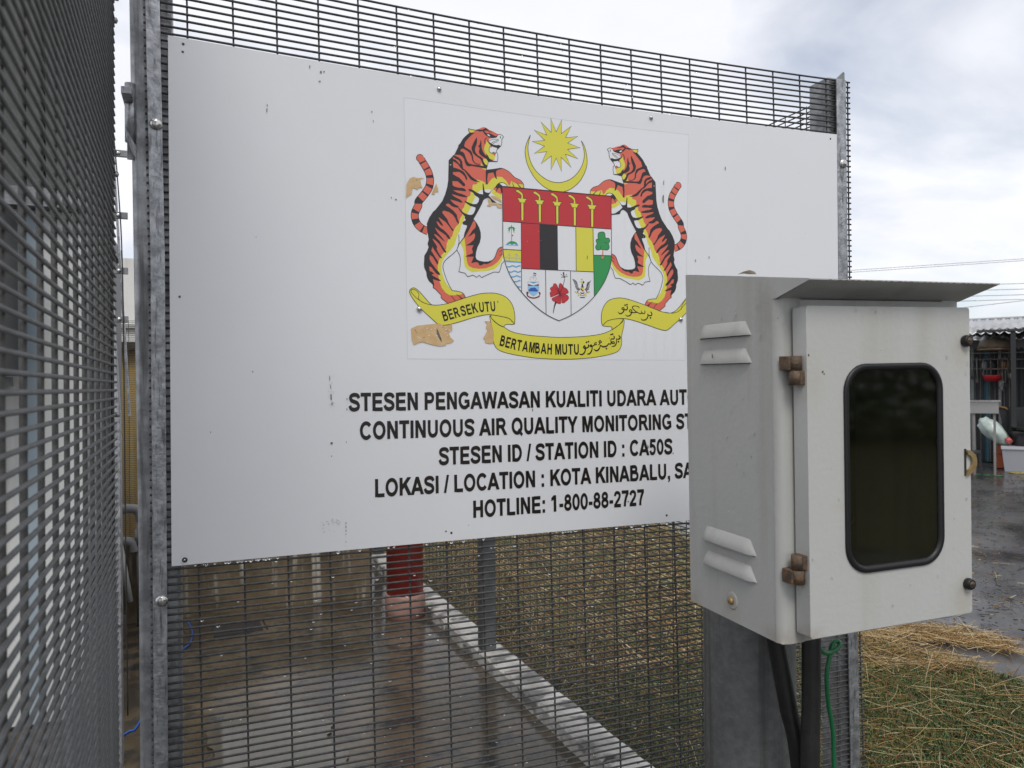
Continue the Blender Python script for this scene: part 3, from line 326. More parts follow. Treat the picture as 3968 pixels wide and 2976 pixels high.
shield 9 black 1 2.23 1 0 8235,6958 8313,6957 8461,6959 8424,6922 8410,6875 8290,6874 8272,6921
shield 9 black 1 2.23 1 0 8196,7117 8247,7139 8316,7103 8359,7068 8367,7022 8374,6962 8328,6960 8337,7025 8315,7050 8288,7070 8242,7089
shield 10 yellow 0 0 1 0 8328,6867 8381,6867 8372,6488 8325,6487
shield 10 yellow 0 0 1 0 8235,6958 8313,6957 8461,6959 8424,6922 8410,6875 8290,6874 8272,6921
shield 10 yellow 0 0 1 0 8196,7117 8247,7139 8316,7103 8359,7068 8367,7022 8374,6962 8328,6960 8337,7025 8315,7050 8288,7070 8242,7089
shield 9 trunk 1 0.95 0 0 6466,6331 6462,6195 6462,6059
shield 10 green 1 1.85,2.12,0.64 0 0 6466,6331 6415,6336 6380,6307
shield 10 green 1 1.85,2.12,0.64 0 0 6466,6331 6422,6335 6391,6262
shield 10 green 1 1.85,2.12,0.64 0 0 6466,6331 6431,6336 6406,6222
shield 10 green 1 1.85,2.12,0.64 0 0 6466,6331 6518,6344 6552,6319
shield 10 green 1 1.85,2.12,0.64 0 0 6466,6331 6511,6341 6539,6273
shield 10 green 1 1.85,2.12,0.64 0 0 6466,6331 6501,6341 6523,6230
shield 10 green 1 1.85,2.12,0.64 0 0 6466,6331 6437,6348 6417,6342
shield 10 green 1 1.85,2.12,0.64 0 0 6466,6331 6496,6352 6515,6349
shield 10 green 1 1.85,2.12,0.64 0 0 6466,6331 6466,6366 6467,6400
shield 9 green 0 0 1 0 6342,5979 6371,6017 6440,6058 6508,6059 6576,6036 6605,5990
shield 10 sky_blue 0 0 1 0 6330,5982 6381,6005 6459,5999 6556,6009 6611,5987 6611,5972 6332,5970
shield 11 white 0 0 1 0 6400,5996 6449,5999 6443,5982 6404,5980
shield 11 white 0 0 1 0 6502,6002 6547,6001 6540,5983 6497,5984
shield 10 maroon 0 0 1 0 6474,6199 6501,6187 6496,6161 6479,6156
shield 9 grey 1 1.06 0 0 6407,5803 6408,5646
shield 9 grey 1 0.53 0 0 6332,5708 6407,5797 6483,5702
shield 9 grey 1 0.42 0 0 6367,5708 6407,5797 6444,5705
shield 9 grey 1 1.06 0 0 6567,5812 6568,5654
shield 9 grey 1 0.53 0 0 6491,5717 6567,5807 6644,5711
shield 9 grey 1 0.42 0 0 6526,5717 6567,5807 6605,5714
shield 9 grey 1 1.06 0 0 6299,5708 6669,5703
shield 9 trunk_orange 1 2.39,3.18,5.3 0 0 8595,6003 8591,5879 8583,5809
shield 9 black 1 0.8 0 0 8536,5801 8634,5806
shield 9 green 0 0 1 2 8489,6357 8547,6389 8628,6391 8659,6349 8664,6264 8733,6272 8771,6232 8765,6184 8735,6150 8755,6098 8750,6040 8706,6004 8642,6004 8546,6010 8504,5994 8446,5995 8420,6040 8431,6088 8457,6128 8433,6183 8444,6222 8483,6230 8482,6290
shield 10 black 1 1.17 1 2 8489,6357 8547,6389 8628,6391 8659,6349 8664,6264 8733,6272 8771,6232 8765,6184 8735,6150 8755,6098 8750,6040 8706,6004 8642,6004 8546,6010 8504,5994 8446,5995 8420,6040 8431,6088 8457,6128 8433,6183 8444,6222 8483,6230 8482,6290
shield 10 black 1 1.06 0 0 8641,6171 8709,6156
shield 10 black 1 1.06 0 0 8554,6086 8540,6009
shield 10 black 1 1.06 0 0 8487,6215 8535,6214
shield 9 light_blue 0 0 1 0 6815,5227 7068,5239 7065,5058 7018,4990 6941,4936 6858,4991 6820,5041
shield 10 maroon 0 0 1 0 6816,5187 6945,5156 7066,5198 7065,5157 6816,5147
shield 10 white 0 0 1 0 6821,5224 6866,5222 6946,5193 7014,5225 7066,5231 7066,5198 6945,5160 6820,5188
shield 11 sky_blue 0 0 1 0 6866,5230 6946,5199 7014,5236
shield 10 deep_blue 0 0 1 0 6824,5049 6860,5094 6908,5112 6940,5110 6968,5124 7004,5096 7028,5071 7055,5050 7019,5034 6843,5033
shield 11 grey 1 0.74 0 0 6815,5230 7068,5239 7065,5058 7018,4990 6941,4936 6858,4991 6816,5056 6815,5230
shield 9 maroon 1 2.92 0 3 6794,4945 6849,4911 6937,4895 7025,4913 7082,4948
shield 9 maroon 0 0 1 0 6779,5018 6819,5030 6831,5005 6814,4975 6818,4939 6790,4945 6779,4974
shield 9 maroon 0 0 1 0 7051,5024 7083,5033 7103,5008 7102,4975 7082,4948 7070,4985
shield 9 grey 1 0.74 0 0 6946,5432 6939,5276
shield 10 deep_blue 0 0 1 0 6950,5432 7013,5418 7009,5393 6949,5408
shield 10 maroon 0 0 1 0 6949,5386 7008,5374 7004,5363 6949,5371
shield 9 grey 1 0.64 0 0 6899,5256 6860,5300 6910,5348 6940,5313 6976,5354 7019,5307 6983,5256
shield 9 shield_red 0 0 1 0 7519,5124 7499,5164 7475,5204 7443,5225 7410,5216 7397,5190 7393,5160 7360,5144 7327,5120 7326,5091 7350,5062 7346,5047 7321,5027 7318,4994 7328,4957 7332,4928 7389,4945 7545,5010
shield 10 maroon 1 0.8 1 0 7519,5124 7499,5164 7475,5204 7443,5225 7410,5216 7397,5190 7393,5160 7360,5144 7327,5120 7326,5091 7350,5062 7346,5047 7321,5027 7318,4994 7328,4957 7332,4928 7389,4945 7545,5010
shield 9 shield_red 0 0 1 0 7527,5113 7532,5180 7545,5222 7566,5234 7598,5217 7622,5192 7646,5148 7704,5128 7744,5084 7756,5048 7735,5024 7685,5008 7553,5010
shield 10 maroon 1 0.8 1 0 7527,5113 7532,5180 7545,5222 7566,5234 7598,5217 7622,5192 7646,5148 7704,5128 7744,5084 7756,5048 7735,5024 7685,5008 7553,5010
shield 9 shield_red 0 0 1 0 7693,4997 7734,4980 7758,4951 7753,4906 7724,4875 7690,4851 7657,4820 7616,4811 7591,4818 7584,4885 7562,5010
shield 10 maroon 1 0.8 1 0 7693,4997 7734,4980 7758,4951 7753,4906 7724,4875 7690,4851 7657,4820 7616,4811 7591,4818 7584,4885 7562,5010
shield 9 shield_red 0 0 1 0 7572,4884 7570,4810 7558,4795 7517,4793 7476,4811 7452,4836 7403,4842 7371,4863 7360,4892 7380,4915 7504,4971 7553,5010
shield 10 maroon 1 0.8 1 0 7572,4884 7570,4810 7558,4795 7517,4793 7476,4811 7452,4836 7403,4842 7371,4863 7360,4892 7380,4915 7504,4971 7553,5010
shield 11 maroon 1 2.65,0.64 0 0 7549,5010 7457,5125
shield 11 maroon 1 2.65,0.64 0 0 7549,5010 7506,5127
shield 11 maroon 1 2.65,0.64 0 0 7549,5010 7605,5139
shield 11 maroon 1 2.65,0.64 0 0 7549,5010 7447,5006
shield 11 maroon 1 2.65,0.64 0 0 7549,5010 7643,4939
shield 11 maroon 1 2.65,0.64 0 0 7549,5010 7519,4920
shield 11 black 1 4.24,2.65,1.33 0 0 7456,4832 7418,4738 7387,4589
shield 11 black 1 1.06,1.06,1.17,1.27,1.27 0 0 7554,5018 7613,5146 7631,5192 7652,5267 7674,5336
shield 11 black 1 1.33,2.39,3.18 0 0 7663,5345 7652,5400 7641,5470
shield 11 black 1 0.74 0 0 7659,5360 7591,5420
shield 11 black 0 0 1 0 7583,5427 7599,5428 7599,5413 7583,5412
shield 11 black 1 0.74 0 0 7659,5360 7714,5425
shield 11 black 0 0 1 0 7706,5433 7722,5433 7722,5418 7706,5418
shield 11 black 1 0.74 0 0 7659,5360 7596,5364
shield 11 black 0 0 1 0 7588,5371 7604,5372 7604,5357 7588,5357
shield 11 black 1 0.74 0 0 7659,5360 7726,5385
shield 11 black 0 0 1 0 7718,5392 7734,5393 7734,5378 7717,5377
shield 9 dark_grey 0 0 1 0 7852,5340 7906,5323 7947,5295 7971,5243 7986,5169 8036,5126 8002,5087 7952,5107 7920,5166 7904,5233
shield 9 dark_grey 0 0 1 0 8313,5341 8266,5301 8206,5276 8189,5222 8179,5162 8136,5122 8178,5090 8237,5118 8260,5210 8274,5279
shield 10 white 1 0.42 0 0 7881,5315 7969,5153
shield 10 white 1 0.42 0 0 7906,5301 8002,5117
shield 10 white 1 0.42 0 0 7912,5226 7969,5108
shield 10 white 1 0.42 0 0 8300,5325 8204,5147
shield 10 white 1 0.42 0 0 8265,5271 8187,5117
shield 10 white 1 0.42 0 0 8248,5225 8220,5118
shield 9 black 0 0 1 0 8071,5240 8101,5241 8108,5189 8124,5163 8053,5160 8066,5187
shield 9 yellow 0 0 1 0 8022,5291 8073,5304 8097,5271 8088,5241 8067,5247 8055,5277 8013,5268
shield 10 maroon 0 0 1 0 8098,5305 8131,5299 8139,5269 8113,5246 8093,5256
shield 10 gold 0 0 1 0 8057,5349 8094,5350 8094,5320 8056,5318
shield 10 yellow 0 0 1 0 8040,5152 8133,5156 8123,5091 8089,5068 8052,5096
shield 11 shield_red 0 0 1 0 8044,5134 8123,5095 8102,5076 8044,5111
shield 11 black 0 0 1 0 8049,5149 8086,5128 8069,5120 8044,5130
shield 9 black 0 0 1 0 8030,5062 8084,5045 8135,5069 8126,5039 8084,5022 8042,5036
shield 9 maroon 0 0 1 0 7956,5081 7985,5082 7988,5049 7959,5048
shield 9 maroon 0 0 1 0 8178,5090 8207,5087 8207,5057 8177,5056
shield 9 gold 0 0 1 0 7900,5074 7936,5072 7933,5047 7901,5047
shield 9 gold 0 0 1 0 7933,5053 7969,5051 7965,5025 7934,5026
shield 9 gold 0 0 1 0 7982,5040 8019,5038 8015,5012 7984,5013
shield 9 gold 0 0 1 0 8024,5026 8061,5024 8057,4999 8025,4999
shield 9 gold 0 0 1 0 8116,5029 8153,5028 8149,5002 8117,5002
shield 9 gold 0 0 1 0 8150,5046 8187,5044 8183,5018 8151,5019
shield 9 gold 0 0 1 0 8201,5070 8238,5069 8234,5043 8202,5043
shield 9 gold 0 0 1 0 8226,5086 8264,5085 8260,5059 8228,5059
shield 9 gold 0 0 1 0 7973,5002 8010,5000 8006,4974 7975,4975
shield 9 gold 0 0 1 0 8149,5000 8186,4999 8182,4973 8150,4973
shield 9 black 0 0 1 0 8024,4956 8142,4960 8141,4938 8024,4936
shield 9 dark_grey 1 1.06 0 0 8033,4990 8134,4990
shield 12 black 1 1.38 1 0 6273,7178 6273,7067 6273,6910 6273,6759 6273,6639 6273,6519 6273,6398 6270,6225 6268,6033 6269,5876 6274,5803 6283,5732 6298,5661 6318,5590 6343,5519 6372,5449 6405,5377 6443,5306 6486,5238 6541,5162 6605,5085 6672,5010 6746,4933 6826,4856 6911,4782 7009,4705 7116,4629 7221,4563 7328,4511 7439,4467 7518,4436 7594,4466 7702,4511 7808,4560 7904,4613 7999,4672 8091,4736 8186,4811 8280,4894 8368,4980 8447,5069 8521,5162 8585,5253 8636,5335 8680,5421 8718,5506 8749,5588 8775,5673 8794,5757 8804,5840 8807,5923 8809,6006 8812,6173 8814,6376 8816,6579 8818,6803 8820,7031 8821,7191
shield 12 black 1 1.38 0 0 6272,6458 8807,6469
shield 12 black 1 1.38 0 0 6269,5879 6676,5882
shield 12 black 1 1.38 0 0 6685,6452 6672,5010
shield 12 black 1 1.38 0 0 6682,5502 8361,5512
shield 12 black 1 1.38 0 0 7227,5506 7221,4563
shield 12 black 1 1.38 0 0 7810,5504 7808,4560
shield 12 black 1 1.38 0 0 7952,6453 7945,5515
shield 12 black 1 1.38 0 0 8366,6453 8368,4980
shield 12 black 1 1.38 0 0 8372,5875 8805,5887
banner 1 yellow 0 0 1 3 5988,4517 6250,4485 6420,4439 6504,4354 6473,4332 6309,4328 6254,4276 6108,4345 6003,4443
banner 2 black 1 1.27 1 3 5988,4517 6250,4485 6420,4439 6504,4354 6473,4332 6309,4328 6254,4276 6108,4345 6003,4443
banner 1 yellow 0 0 1 3 8562,4363 8675,4457 8883,4508 9057,4512 9064,4458 8967,4379 8792,4276 8785,4330 8622,4341
banner 2 black 1 1.27 1 3 8562,4363 8675,4457 8883,4508 9057,4512 9064,4458 8967,4379 8792,4276 8785,4330 8622,4341
banner 1 yellow 0 0 1 3 5965,4499 6003,4443 6139,4331 6262,4277 6416,4193 6603,4146 6919,4108 7240,4094 7285,4089 7611,4085 8109,4113 8533,4173 8792,4269 8967,4379 9056,4473 9083,4505 9099,4444 9060,4258 9023,4120 9029,4012 9001,3889 8921,3797 8713,3727 8269,3655 7767,3623 7439,3621 7115,3634 6911,3647 6440,3716 6177,3786 6071,3871 6026,3999 6029,4143 5986,4342 5961,4456
banner 2 black 1 1.27 1 3 5965,4499 6003,4443 6139,4331 6262,4277 6416,4193 6603,4146 6919,4108 7240,4094 7285,4089 7611,4085 8109,4113 8533,4173 8792,4269 8967,4379 9056,4473 9083,4505 9099,4444 9060,4258 9023,4120 9029,4012 9001,3889 8921,3797 8713,3727 8269,3655 7767,3623 7439,3621 7115,3634 6911,3647 6440,3716 6177,3786 6071,3871 6026,3999 6029,4143 5986,4342 5961,4456
banner 3 yellow 0 0 1 3 4282,4918 4304,4974 4361,5004 4417,4986 4516,4900 4714,4693 4829,4679 5063,4719 5449,4852 5690,4925 5842,4955 6041,4967 6195,4944 6333,4885 6441,4773 6493,4644 6515,4499 6504,4347 6466,4382 6389,4453 6250,4485 5988,4521 5836,4510 5608,4454 5294,4354 5087,4300 4955,4282 4839,4315 4711,4422 4554,4556 4414,4703 4316,4837
banner 4 black 1 1.33 1 3 4282,4918 4304,4974 4361,5004 4417,4986 4516,4900 4714,4693 4829,4679 5063,4719 5449,4852 5690,4925 5842,4955 6041,4967 6195,4944 6333,4885 6441,4773 6493,4644 6515,4499 6504,4347 6466,4382 6389,4453 6250,4485 5988,4521 5836,4510 5608,4454 5294,4354 5087,4300 4955,4282 4839,4315 4711,4422 4554,4556 4414,4703 4316,4837
banner 3 yellow 0 0 1 3 8562,4363 8535,4461 8541,4613 8596,4767 8701,4892 8840,4950 9031,4972 9240,4940 9503,4871 9857,4757 10072,4693 10289,4675 10455,4758 10672,4994 10794,5102 10888,5129 10943,5099 10960,5027 10902,4930 10769,4767 10562,4571 10394,4440 10209,4295 10100,4280 9920,4321 9671,4394 9319,4487 9092,4520 8883,4508 8675,4457
banner 4 black 1 1.33 1 3 8562,4363 8535,4461 8541,4613 8596,4767 8701,4892 8840,4950 9031,4972 9240,4940 9503,4871 9857,4757 10072,4693 10289,4675 10455,4758 10672,4994 10794,5102 10888,5129 10943,5099 10960,5027 10902,4930 10769,4767 10562,4571 10394,4440 10209,4295 10100,4280 9920,4321 9671,4394 9319,4487 9092,4520 8883,4508 8675,4457
banner 4 black 1 1.17 0 3 4800,4678 4685,4685 4556,4722 4429,4800 4338,4886 4310,4933 4332,4968 4382,4970 4438,4931 4473,4878 4461,4801 4514,4741 4628,4697 4714,4683
banner 4 black 1 1.17 0 3 10144,4687 10326,4672 10491,4719 10604,4826 10670,4891 10774,5006 10868,5056
banner 4 black 1 1.06 0 3 10566,4761 10586,4857 10671,4963 10774,5037
banner 6 ink 1 2.12,2.65,2.65,2.12,1.59 0 4 9766,4692 9797,4646 9782,4607 9720,4605 9685,4643
banner 6 ink 1 1.59,2.65,2.65,2.12,0.53 0 4 9693,4636 9692,4573 9637,4510 9548,4500 9517,4538
banner 6 ink 0 0 1 0 9733,4551 9760,4575 9786,4552 9759,4528
banner 6 ink 1 1.59,2.12,2.12,2.12,1.06 0 4 9615,4711 9623,4665 9587,4641 9543,4663 9526,4709
banner 6 ink 1 2.12,2.12,2.12,2.12,2.12,2.12,1.59,1.59,1.06 0 4 9543,4655 9498,4638 9463,4653 9393,4682 9306,4757 9325,4796 9395,4806 9474,4785 9465,4754
banner 6 ink 1 2.12,2.12,2.12,2.12,2.12,2.12,2.65,2.65,2.12,0.53 0 4 9393,4682 9410,4667 9304,4657 9235,4678 9244,4717 9288,4710 9287,4664 9251,4601 9171,4576 9120,4613
banner 6 ink 1 1.59,2.65,2.65,2.12 0 4 9167,4807 9183,4754 9156,4714 9095,4720
banner 6 ink 1 2.12,2.12,2.12,2.12,2.65,2.65,2.65,0.53 0 4 9095,4720 9052,4719 9044,4749 9088,4758 9095,4705 9059,4650 8989,4625 8938,4670
banner 6 ink 0 0 1 0 9097,4816 9124,4840 9150,4817 9123,4793
banner 6 ink 0 0 1 0 9145,4829 9171,4853 9197,4831 9171,4807
banner 6 ink 1 1.59,2.65,3.18,2.65,1.59 0 4 8947,4150 8983,4123 8982,4091 8950,4067 8909,4067
banner 6 ink 1 1.59,2.12,2.65,2.65,2.12,0.53 0 4 8894,4085 8897,4021 8886,3966 8854,3924 8812,3908 8766,3907
banner 6 ink 0 0 1 0 8918,4012 8944,4035 8970,4013 8944,3989
banner 6 ink 1 2.12,2.65,2.65,2.12,2.12,2.65 0 4 8827,4139 8845,4103 8826,4070 8769,4069 8758,4028 8767,3992
banner 6 ink 1 2.65,2.12,2.12,2.12,2.12,2.65,2.65,2.12,2.65,3.18,3.18,2.12 0 4 8767,3992 8804,4008 8840,4002 8840,3974 8803,3969 8772,3983 8741,3955 8700,3963 8673,3927 8622,3903 8560,3898 8504,3925
banner 6 ink 0 0 1 0 8740,4163 8766,4186 8791,4164 8765,4140
banner 6 ink 0 0 1 0 8779,4175 8805,4198 8830,4176 8804,4152
banner 6 ink 0 0 1 0 8621,3858 8647,3881 8672,3858 8646,3835
banner 6 ink 1 1.59,2.12,3.18,3.18,2.65,0.53 0 4 8494,3938 8488,3888 8451,3833 8410,3810 8370,3819 8340,3850
banner 6 ink 1 1.06,1.59,1.59 0 4 8438,3933 8474,3951 8495,3984
banner 6 ink 1 2.12,2.12,2.12,2.12,2.12 0 4 8494,4038 8465,3997 8495,3979 8526,4000 8493,4034
banner 6 ink 1 2.12,2.12,2.12,2.12,2.12,2.12 0 4 8413,3969 8398,3982 8368,3977 8362,3950 8387,3937 8413,3951
banner 6 ink 1 2.12,2.12,2.12,2.65 0 4 8372,3959 8346,3927 8316,3909 8275,3895
banner 6 ink 1 3.18,2.65,2.65,2.65,2.12,2.65,3.18,2.65,0.53 0 4 8275,3895 8255,3908 8265,3931 8285,3922 8300,3877 8288,3818 8252,3759 8211,3736 8168,3745
banner 6 ink 1 2.12,3.18,2.65,2.65 0 4 8207,3944 8219,3912 8193,3876 8138,3862
banner 6 ink 1 3.18,3.18,2.65,2.65,2.65,2.65,3.18,3.18,2.12,0.53 0 4 8138,3862 8108,3861 8093,3888 8119,3911 8133,3884 8132,3816 8101,3753 8055,3726 8005,3730 7990,3748
banner 6 ink 0 0 1 0 8140,3988 8166,4011 8191,3989 8165,3966
banner 6 ink 0 0 1 0 8186,4002 8211,4025 8236,4003 8211,3980
worn 13 bare_board 0 0 1 0 4302,4205 4430,4263 4695,4297 4883,4316 4998,4263 5146,4315 5151,4182 5070,4138 5113,4041 5185,3979 5133,3937 5023,3914 5008,3879 4877,3863 4733,3889 4533,3942 4433,3920 4354,3877 4313,3986
worn 13 bare_board 0 0 1 0 5834,4386 5948,4391 5986,4342 6029,4143 6026,3935 5949,3927 5843,3947 5851,3997 5806,4039 5861,4125 5900,4197 5870,4254 5894,4340
worn 13 bare_board 0 0 1 0 4244,7030 4309,7147 4381,7189 4452,7175 4624,7192 4523,7154 4550,7032 4571,6993 4499,6986 4463,6941 4421,6964 4371,6973 4348,6847 4263,6784 4234,6754
worn 13 bare_board 0 0 1 0 4854,7110 4889,7009 4896,6939 4837,6934 4815,6876 4750,6884 4795,6986
worn 13 bare_board 0 0 1 0 6013,6967 6100,6964 6177,6940 6248,6895 6252,6833 6176,6878 6066,6910
worn 13 bare_board 0 0 1 0 5941,6909 6001,6894 6038,6826 6153,6825 6257,6782 6250,6720 6152,6732 6141,6783 6043,6780 6009,6741 5944,6741 5928,6760 5977,6790
worn 14 dark_stain 0 0 1 0 4824,4231 4866,4148 4922,4010 4936,3927 4893,3982 4822,4106
worn 14 dark_stain 0 0 1 0 4437,7132 4466,7156 4458,7120
worn 14 dark_stain 0 0 1 0 5966,6773 5999,6781 5988,6762
worn 14 dark_stain 0 0 1 0 4376,4169 4392,4179 4407,4166 4391,4159
worn 14 white 0 0 1 0 4786,4218 4797,4225 4808,4215 4797,4210
worn 14 white 0 0 1 0 4697,4198 4712,4207 4727,4194 4712,4188
worn 14 dark_stain 0 0 1 0 4401,4128 4414,4135 4426,4124 4414,4119
worn 14 white 0 0 1 0 4656,4079 4671,4088 4686,4075 4671,4068
worn 14 white 0 0 1 0 5093,4171 5107,4180 5121,4168 5107,4162
worn 14 dark_stain 0 0 1 0 4885,4165 4891,4168 4896,4163 4891,4161
worn 14 white 0 0 1 0 5111,4168 5121,4174 5131,4165 5121,4161
worn 14 white 0 0 1 0 5040,4086 5052,4093 5064,4083 5052,4078
worn 14 dark_stain 0 0 1 0 4940,4239 4956,4248 4970,4235 4955,4229
worn 14 white 0 0 1 0 4612,4215 4627,4223 4641,4211 4626,4205
worn 14 white 0 0 1 0 5072,4192 5087,4201 5101,4189 5086,4183
worn 14 dark_stain 0 0 1 0 4547,4034 4562,4043 4577,4030 4562,4024
worn 14 white 0 0 1 0 4483,4008 4497,4017 4511,4005 4497,3999
worn 14 white 0 0 1 0 4866,4017 4878,4024 4889,4015 4877,4010
worn 14 dark_stain 0 0 1 0 4933,4002 4940,4007 4947,4000 4940,3998
worn 14 white 0 0 1 0 5006,4139 5018,4146 5030,4136 5018,4131
worn 14 white 0 0 1 0 4430,4044 4439,4049 4449,4041 4439,4037
worn 14 dark_stain 0 0 1 0 5023,4172 5036,4180 5049,4169 5036,4164
worn 14 white 0 0 1 0 4637,4071 4646,4076 4654,4069 4645,4066
worn 14 white 0 0 1 0 4451,4031 4467,4040 4482,4027 4466,4021
worn 14 dark_stain 0 0 1 0 4773,3988 4782,3993 4790,3986 4782,3982
worn 14 white 0 0 1 0 5001,4201 5020,4213 5038,4197 5019,4189
worn 14 white 0 0 1 0 4811,4076 4830,4087 4848,4071 4829,4064
worn 14 dark_stain 0 0 1 0 4958,4027 4964,4031 4971,4026 4964,4023
worn 14 white 0 0 1 0 4614,4216 4623,4221 4631,4214 4622,4211
worn 0 sticker_edge 1 0.69 0 0 4215,8737 4798,8737 5398,8736 6016,8736 6651,8736 7305,8738 7976,8742 8666,8747 9374,8753 10100,8759 10845,8764
worn 0 sticker_edge 1 0.69 0 0 10845,8764 10825,8245 10804,7727 10784,7209 10764,6693 10744,6178 10724,5663 10704,5149 10684,4636 10664,4124 10644,3613
worn 0 sticker_edge 1 0.69 0 0 4225,3609 4789,3610 5370,3611 5968,3611 6582,3612 7214,3612 7863,3613 8530,3613 9216,3613 9921,3613 10644,3613
worn 0 sticker_edge 1 0.69 0 0 4215,8737 4216,8222 4217,7707 4218,7193 4219,6679 4220,6166 4221,5654 4222,5142 4223,4630 4224,4119 4225,3609
worn 14 dark_stain 0 0 1 0 1642,8121 1638,8090 1632,8065 1624,8096 1628,8140 1633,8151 1641,8154
worn 14 dark_stain 0 0 1 0 1649,8207 1645,8188 1637,8188 1631,8197 1632,8215 1637,8226 1643,8224
worn 14 dark_stain 0 0 1 0 2415,9040 2413,9017 2404,9010 2399,9025 2399,9047 2406,9077 2414,9068
worn 14 dark_stain 0 0 1 0 11818,8075 11810,8028 11799,8034 11792,8054 11795,8095 11802,8125 11811,8102
worn 14 dark_stain 0 0 1 0 11334,5981 11330,5959 11320,5943 11313,5962 11314,5994 11320,6012 11329,6007
worn 14 dark_stain 0 0 1 0 10971,5889 10968,5860 10959,5862 10950,5872 10948,5897 10960,5923 10967,5912
worn 14 dark_stain 0 0 1 0 10164,7603 10163,7550 10155,7557 10149,7567 10152,7634 10157,7657 10164,7648
worn 14 dark_stain 0 0 1 0 10154,7237 10147,7140 10133,7157 10122,7178 10123,7293 10137,7325 10153,7327
worn 14 dark_stain 0 0 1 0 4047,6714 4042,6702 4026,6698 4013,6706 4013,6717 4025,6724 4037,6723
worn 14 dark_stain 0 0 1 0 3948,6741 3943,6729 3936,6722 3932,6731 3929,6748 3937,6752 3945,6752
worn 14 dark_stain 0 0 1 0 173,4668 171,4659 161,4652 153,4663 152,4673 162,4682 169,4682
worn 14 dark_stain 0 0 1 0 3581,8363 3578,8346 3570,8337 3566,8352 3562,8368 3571,8384 3580,8378
worn 14 dark_stain 0 0 1 0 3605,8187 3602,8166 3596,8159 3592,8176 3593,8199 3597,8204 3601,8210
worn 14 dark_stain 0 0 1 0 1438,5792 1432,5787 1427,5784 1421,5789 1421,5794 1427,5800 1434,5798
worn 14 dark_stain 0 0 1 0 649,2289 645,2278 640,2271 638,2282 637,2294 641,2306 648,2301
worn 14 dark_stain 0 0 1 0 1365,3357 1363,3344 1354,3346 1343,3351 1345,3365 1353,3374 1362,3367
worn 14 dark_stain 0 0 1 0 2730,3228 2726,3186 2720,3190 2717,3209 2716,3247 2721,3287 2728,3275
worn 14 dark_stain 0 0 1 0 2744,3080 2743,3045 2737,3043 2731,3062 2730,3093 2737,3121 2742,3117
worn 14 dark_stain 0 0 1 0 2760,2880 2753,2820 2742,2824 2733,2855 2730,2913 2742,2958 2754,2929
worn 14 dark_stain 0 0 1 0 2770,2759 2769,2724 2759,2725 2749,2737 2754,2771 2759,2797 2769,2792
worn 14 dark_stain 0 0 1 0 3048,2842 3045,2818 3037,2819 3033,2831 3033,2852 3037,2865 3045,2856
worn 14 dark_stain 0 0 1 0 3047,2649 3041,2628 3035,2632 3032,2637 3032,2657 3035,2677 3042,2664
worn 14 dark_stain 0 0 1 0 2775,2022 2762,2007 2741,1998 2725,2018 2731,2033 2740,2044 2763,2036
worn 14 dark_stain 0 0 1 0 3028,2030 3026,2015 3021,2013 3018,2019 3017,2040 3021,2059 3026,2044
worn 14 dark_stain 0 0 1 0 2759,1780 2752,1771 2740,1767 2732,1776 2734,1785 2742,1789 2755,1789
worn 14 dark_stain 0 0 1 0 3007,507 3003,495 2998,479 2993,499 2993,520 2998,529 3004,524
worn 14 dark_stain 0 0 1 0 3007,438 3004,415 2996,422 2992,432 2992,451 2997,462 3002,460
worn 14 dark_stain 0 0 1 0 3006,368 3004,358 2996,346 2993,363 2991,379 2996,382 3002,386
worn 14 dark_stain 0 0 1 0 3003,299 3000,289 2995,289 2991,291 2991,306 2996,311 3001,309
worn 14 dark_stain 0 0 1 0 3004,160 3000,152 2994,145 2991,156 2992,165 2994,169 3000,167
worn 14 dark_stain 0 0 1 0 6890,2566 6887,2541 6877,2535 6869,2548 6873,2580 6878,2594 6887,2601
worn 14 dark_stain 0 0 1 0 9132,522 9120,505 9106,508 9093,515 9099,532 9108,537 9121,535
worn 14 dark_stain 0 0 1 0 9655,1695 9643,1656 9631,1664 9614,1681 9624,1716 9634,1749 9643,1720
worn 14 dark_stain 0 0 1 0 10290,1527 10284,1509 10272,1515 10265,1522 10269,1538 10274,1549 10283,1545
worn 14 dark_stain 0 0 1 0 6989,2323 6985,2306 6978,2305 6974,2316 6973,2329 6979,2342 6985,2334
worn 14 dark_stain 0 0 1 0 2628,8980 2629,8961 2605,8955 2597,8964 2591,8983 2608,8999 2623,8999
worn 14 dark_stain 0 0 1 0 2610,8802 2600,8793 2579,8788 2566,8791 2568,8801 2581,8806 2597,8813
worn 14 dark_stain 0 0 1 0 2686,8998 2678,8987 2669,8978 2658,8987 2658,9002 2668,9009 2679,9006
worn 14 dark_stain 0 0 1 0 4971,201 4965,195 4953,194 4948,198 4945,208 4954,214 4964,208
worn 14 dark_stain 0 0 1 0 5449,283 5446,272 5440,275 5437,279 5436,290 5441,293 5446,292
worn 14 dark_stain 0 0 1 0 6149,4791 6143,4766 6137,4774 6131,4778 6128,4802 6138,4817 6143,4815
worn 14 dark_stain 0 0 1 0 8729,4090 8726,4073 8720,4076 8712,4080 8716,4096 8721,4107 8726,4101
worn 14 dark_stain 0 0 1 0 8223,5820 8218,5775 8212,5769 8205,5794 8208,5836 8213,5864 8221,5851
worn 14 pale_smudge 0 0 1 0 2600,504 2598,498 2581,495 2564,503 2564,510 2580,511 2594,513
worn 14 pale_smudge 0 0 1 0 2594,605 2593,599 2588,599 2586,603 2587,608 2589,611 2593,610
worn 14 pale_smudge 0 0 1 0 2644,565 2640,561 2636,560 2630,563 2631,569 2635,574 2642,571
worn 14 pale_smudge 0 0 1 0 2573,554 2566,551 2551,552 2542,554 2542,559 2552,560 2564,560
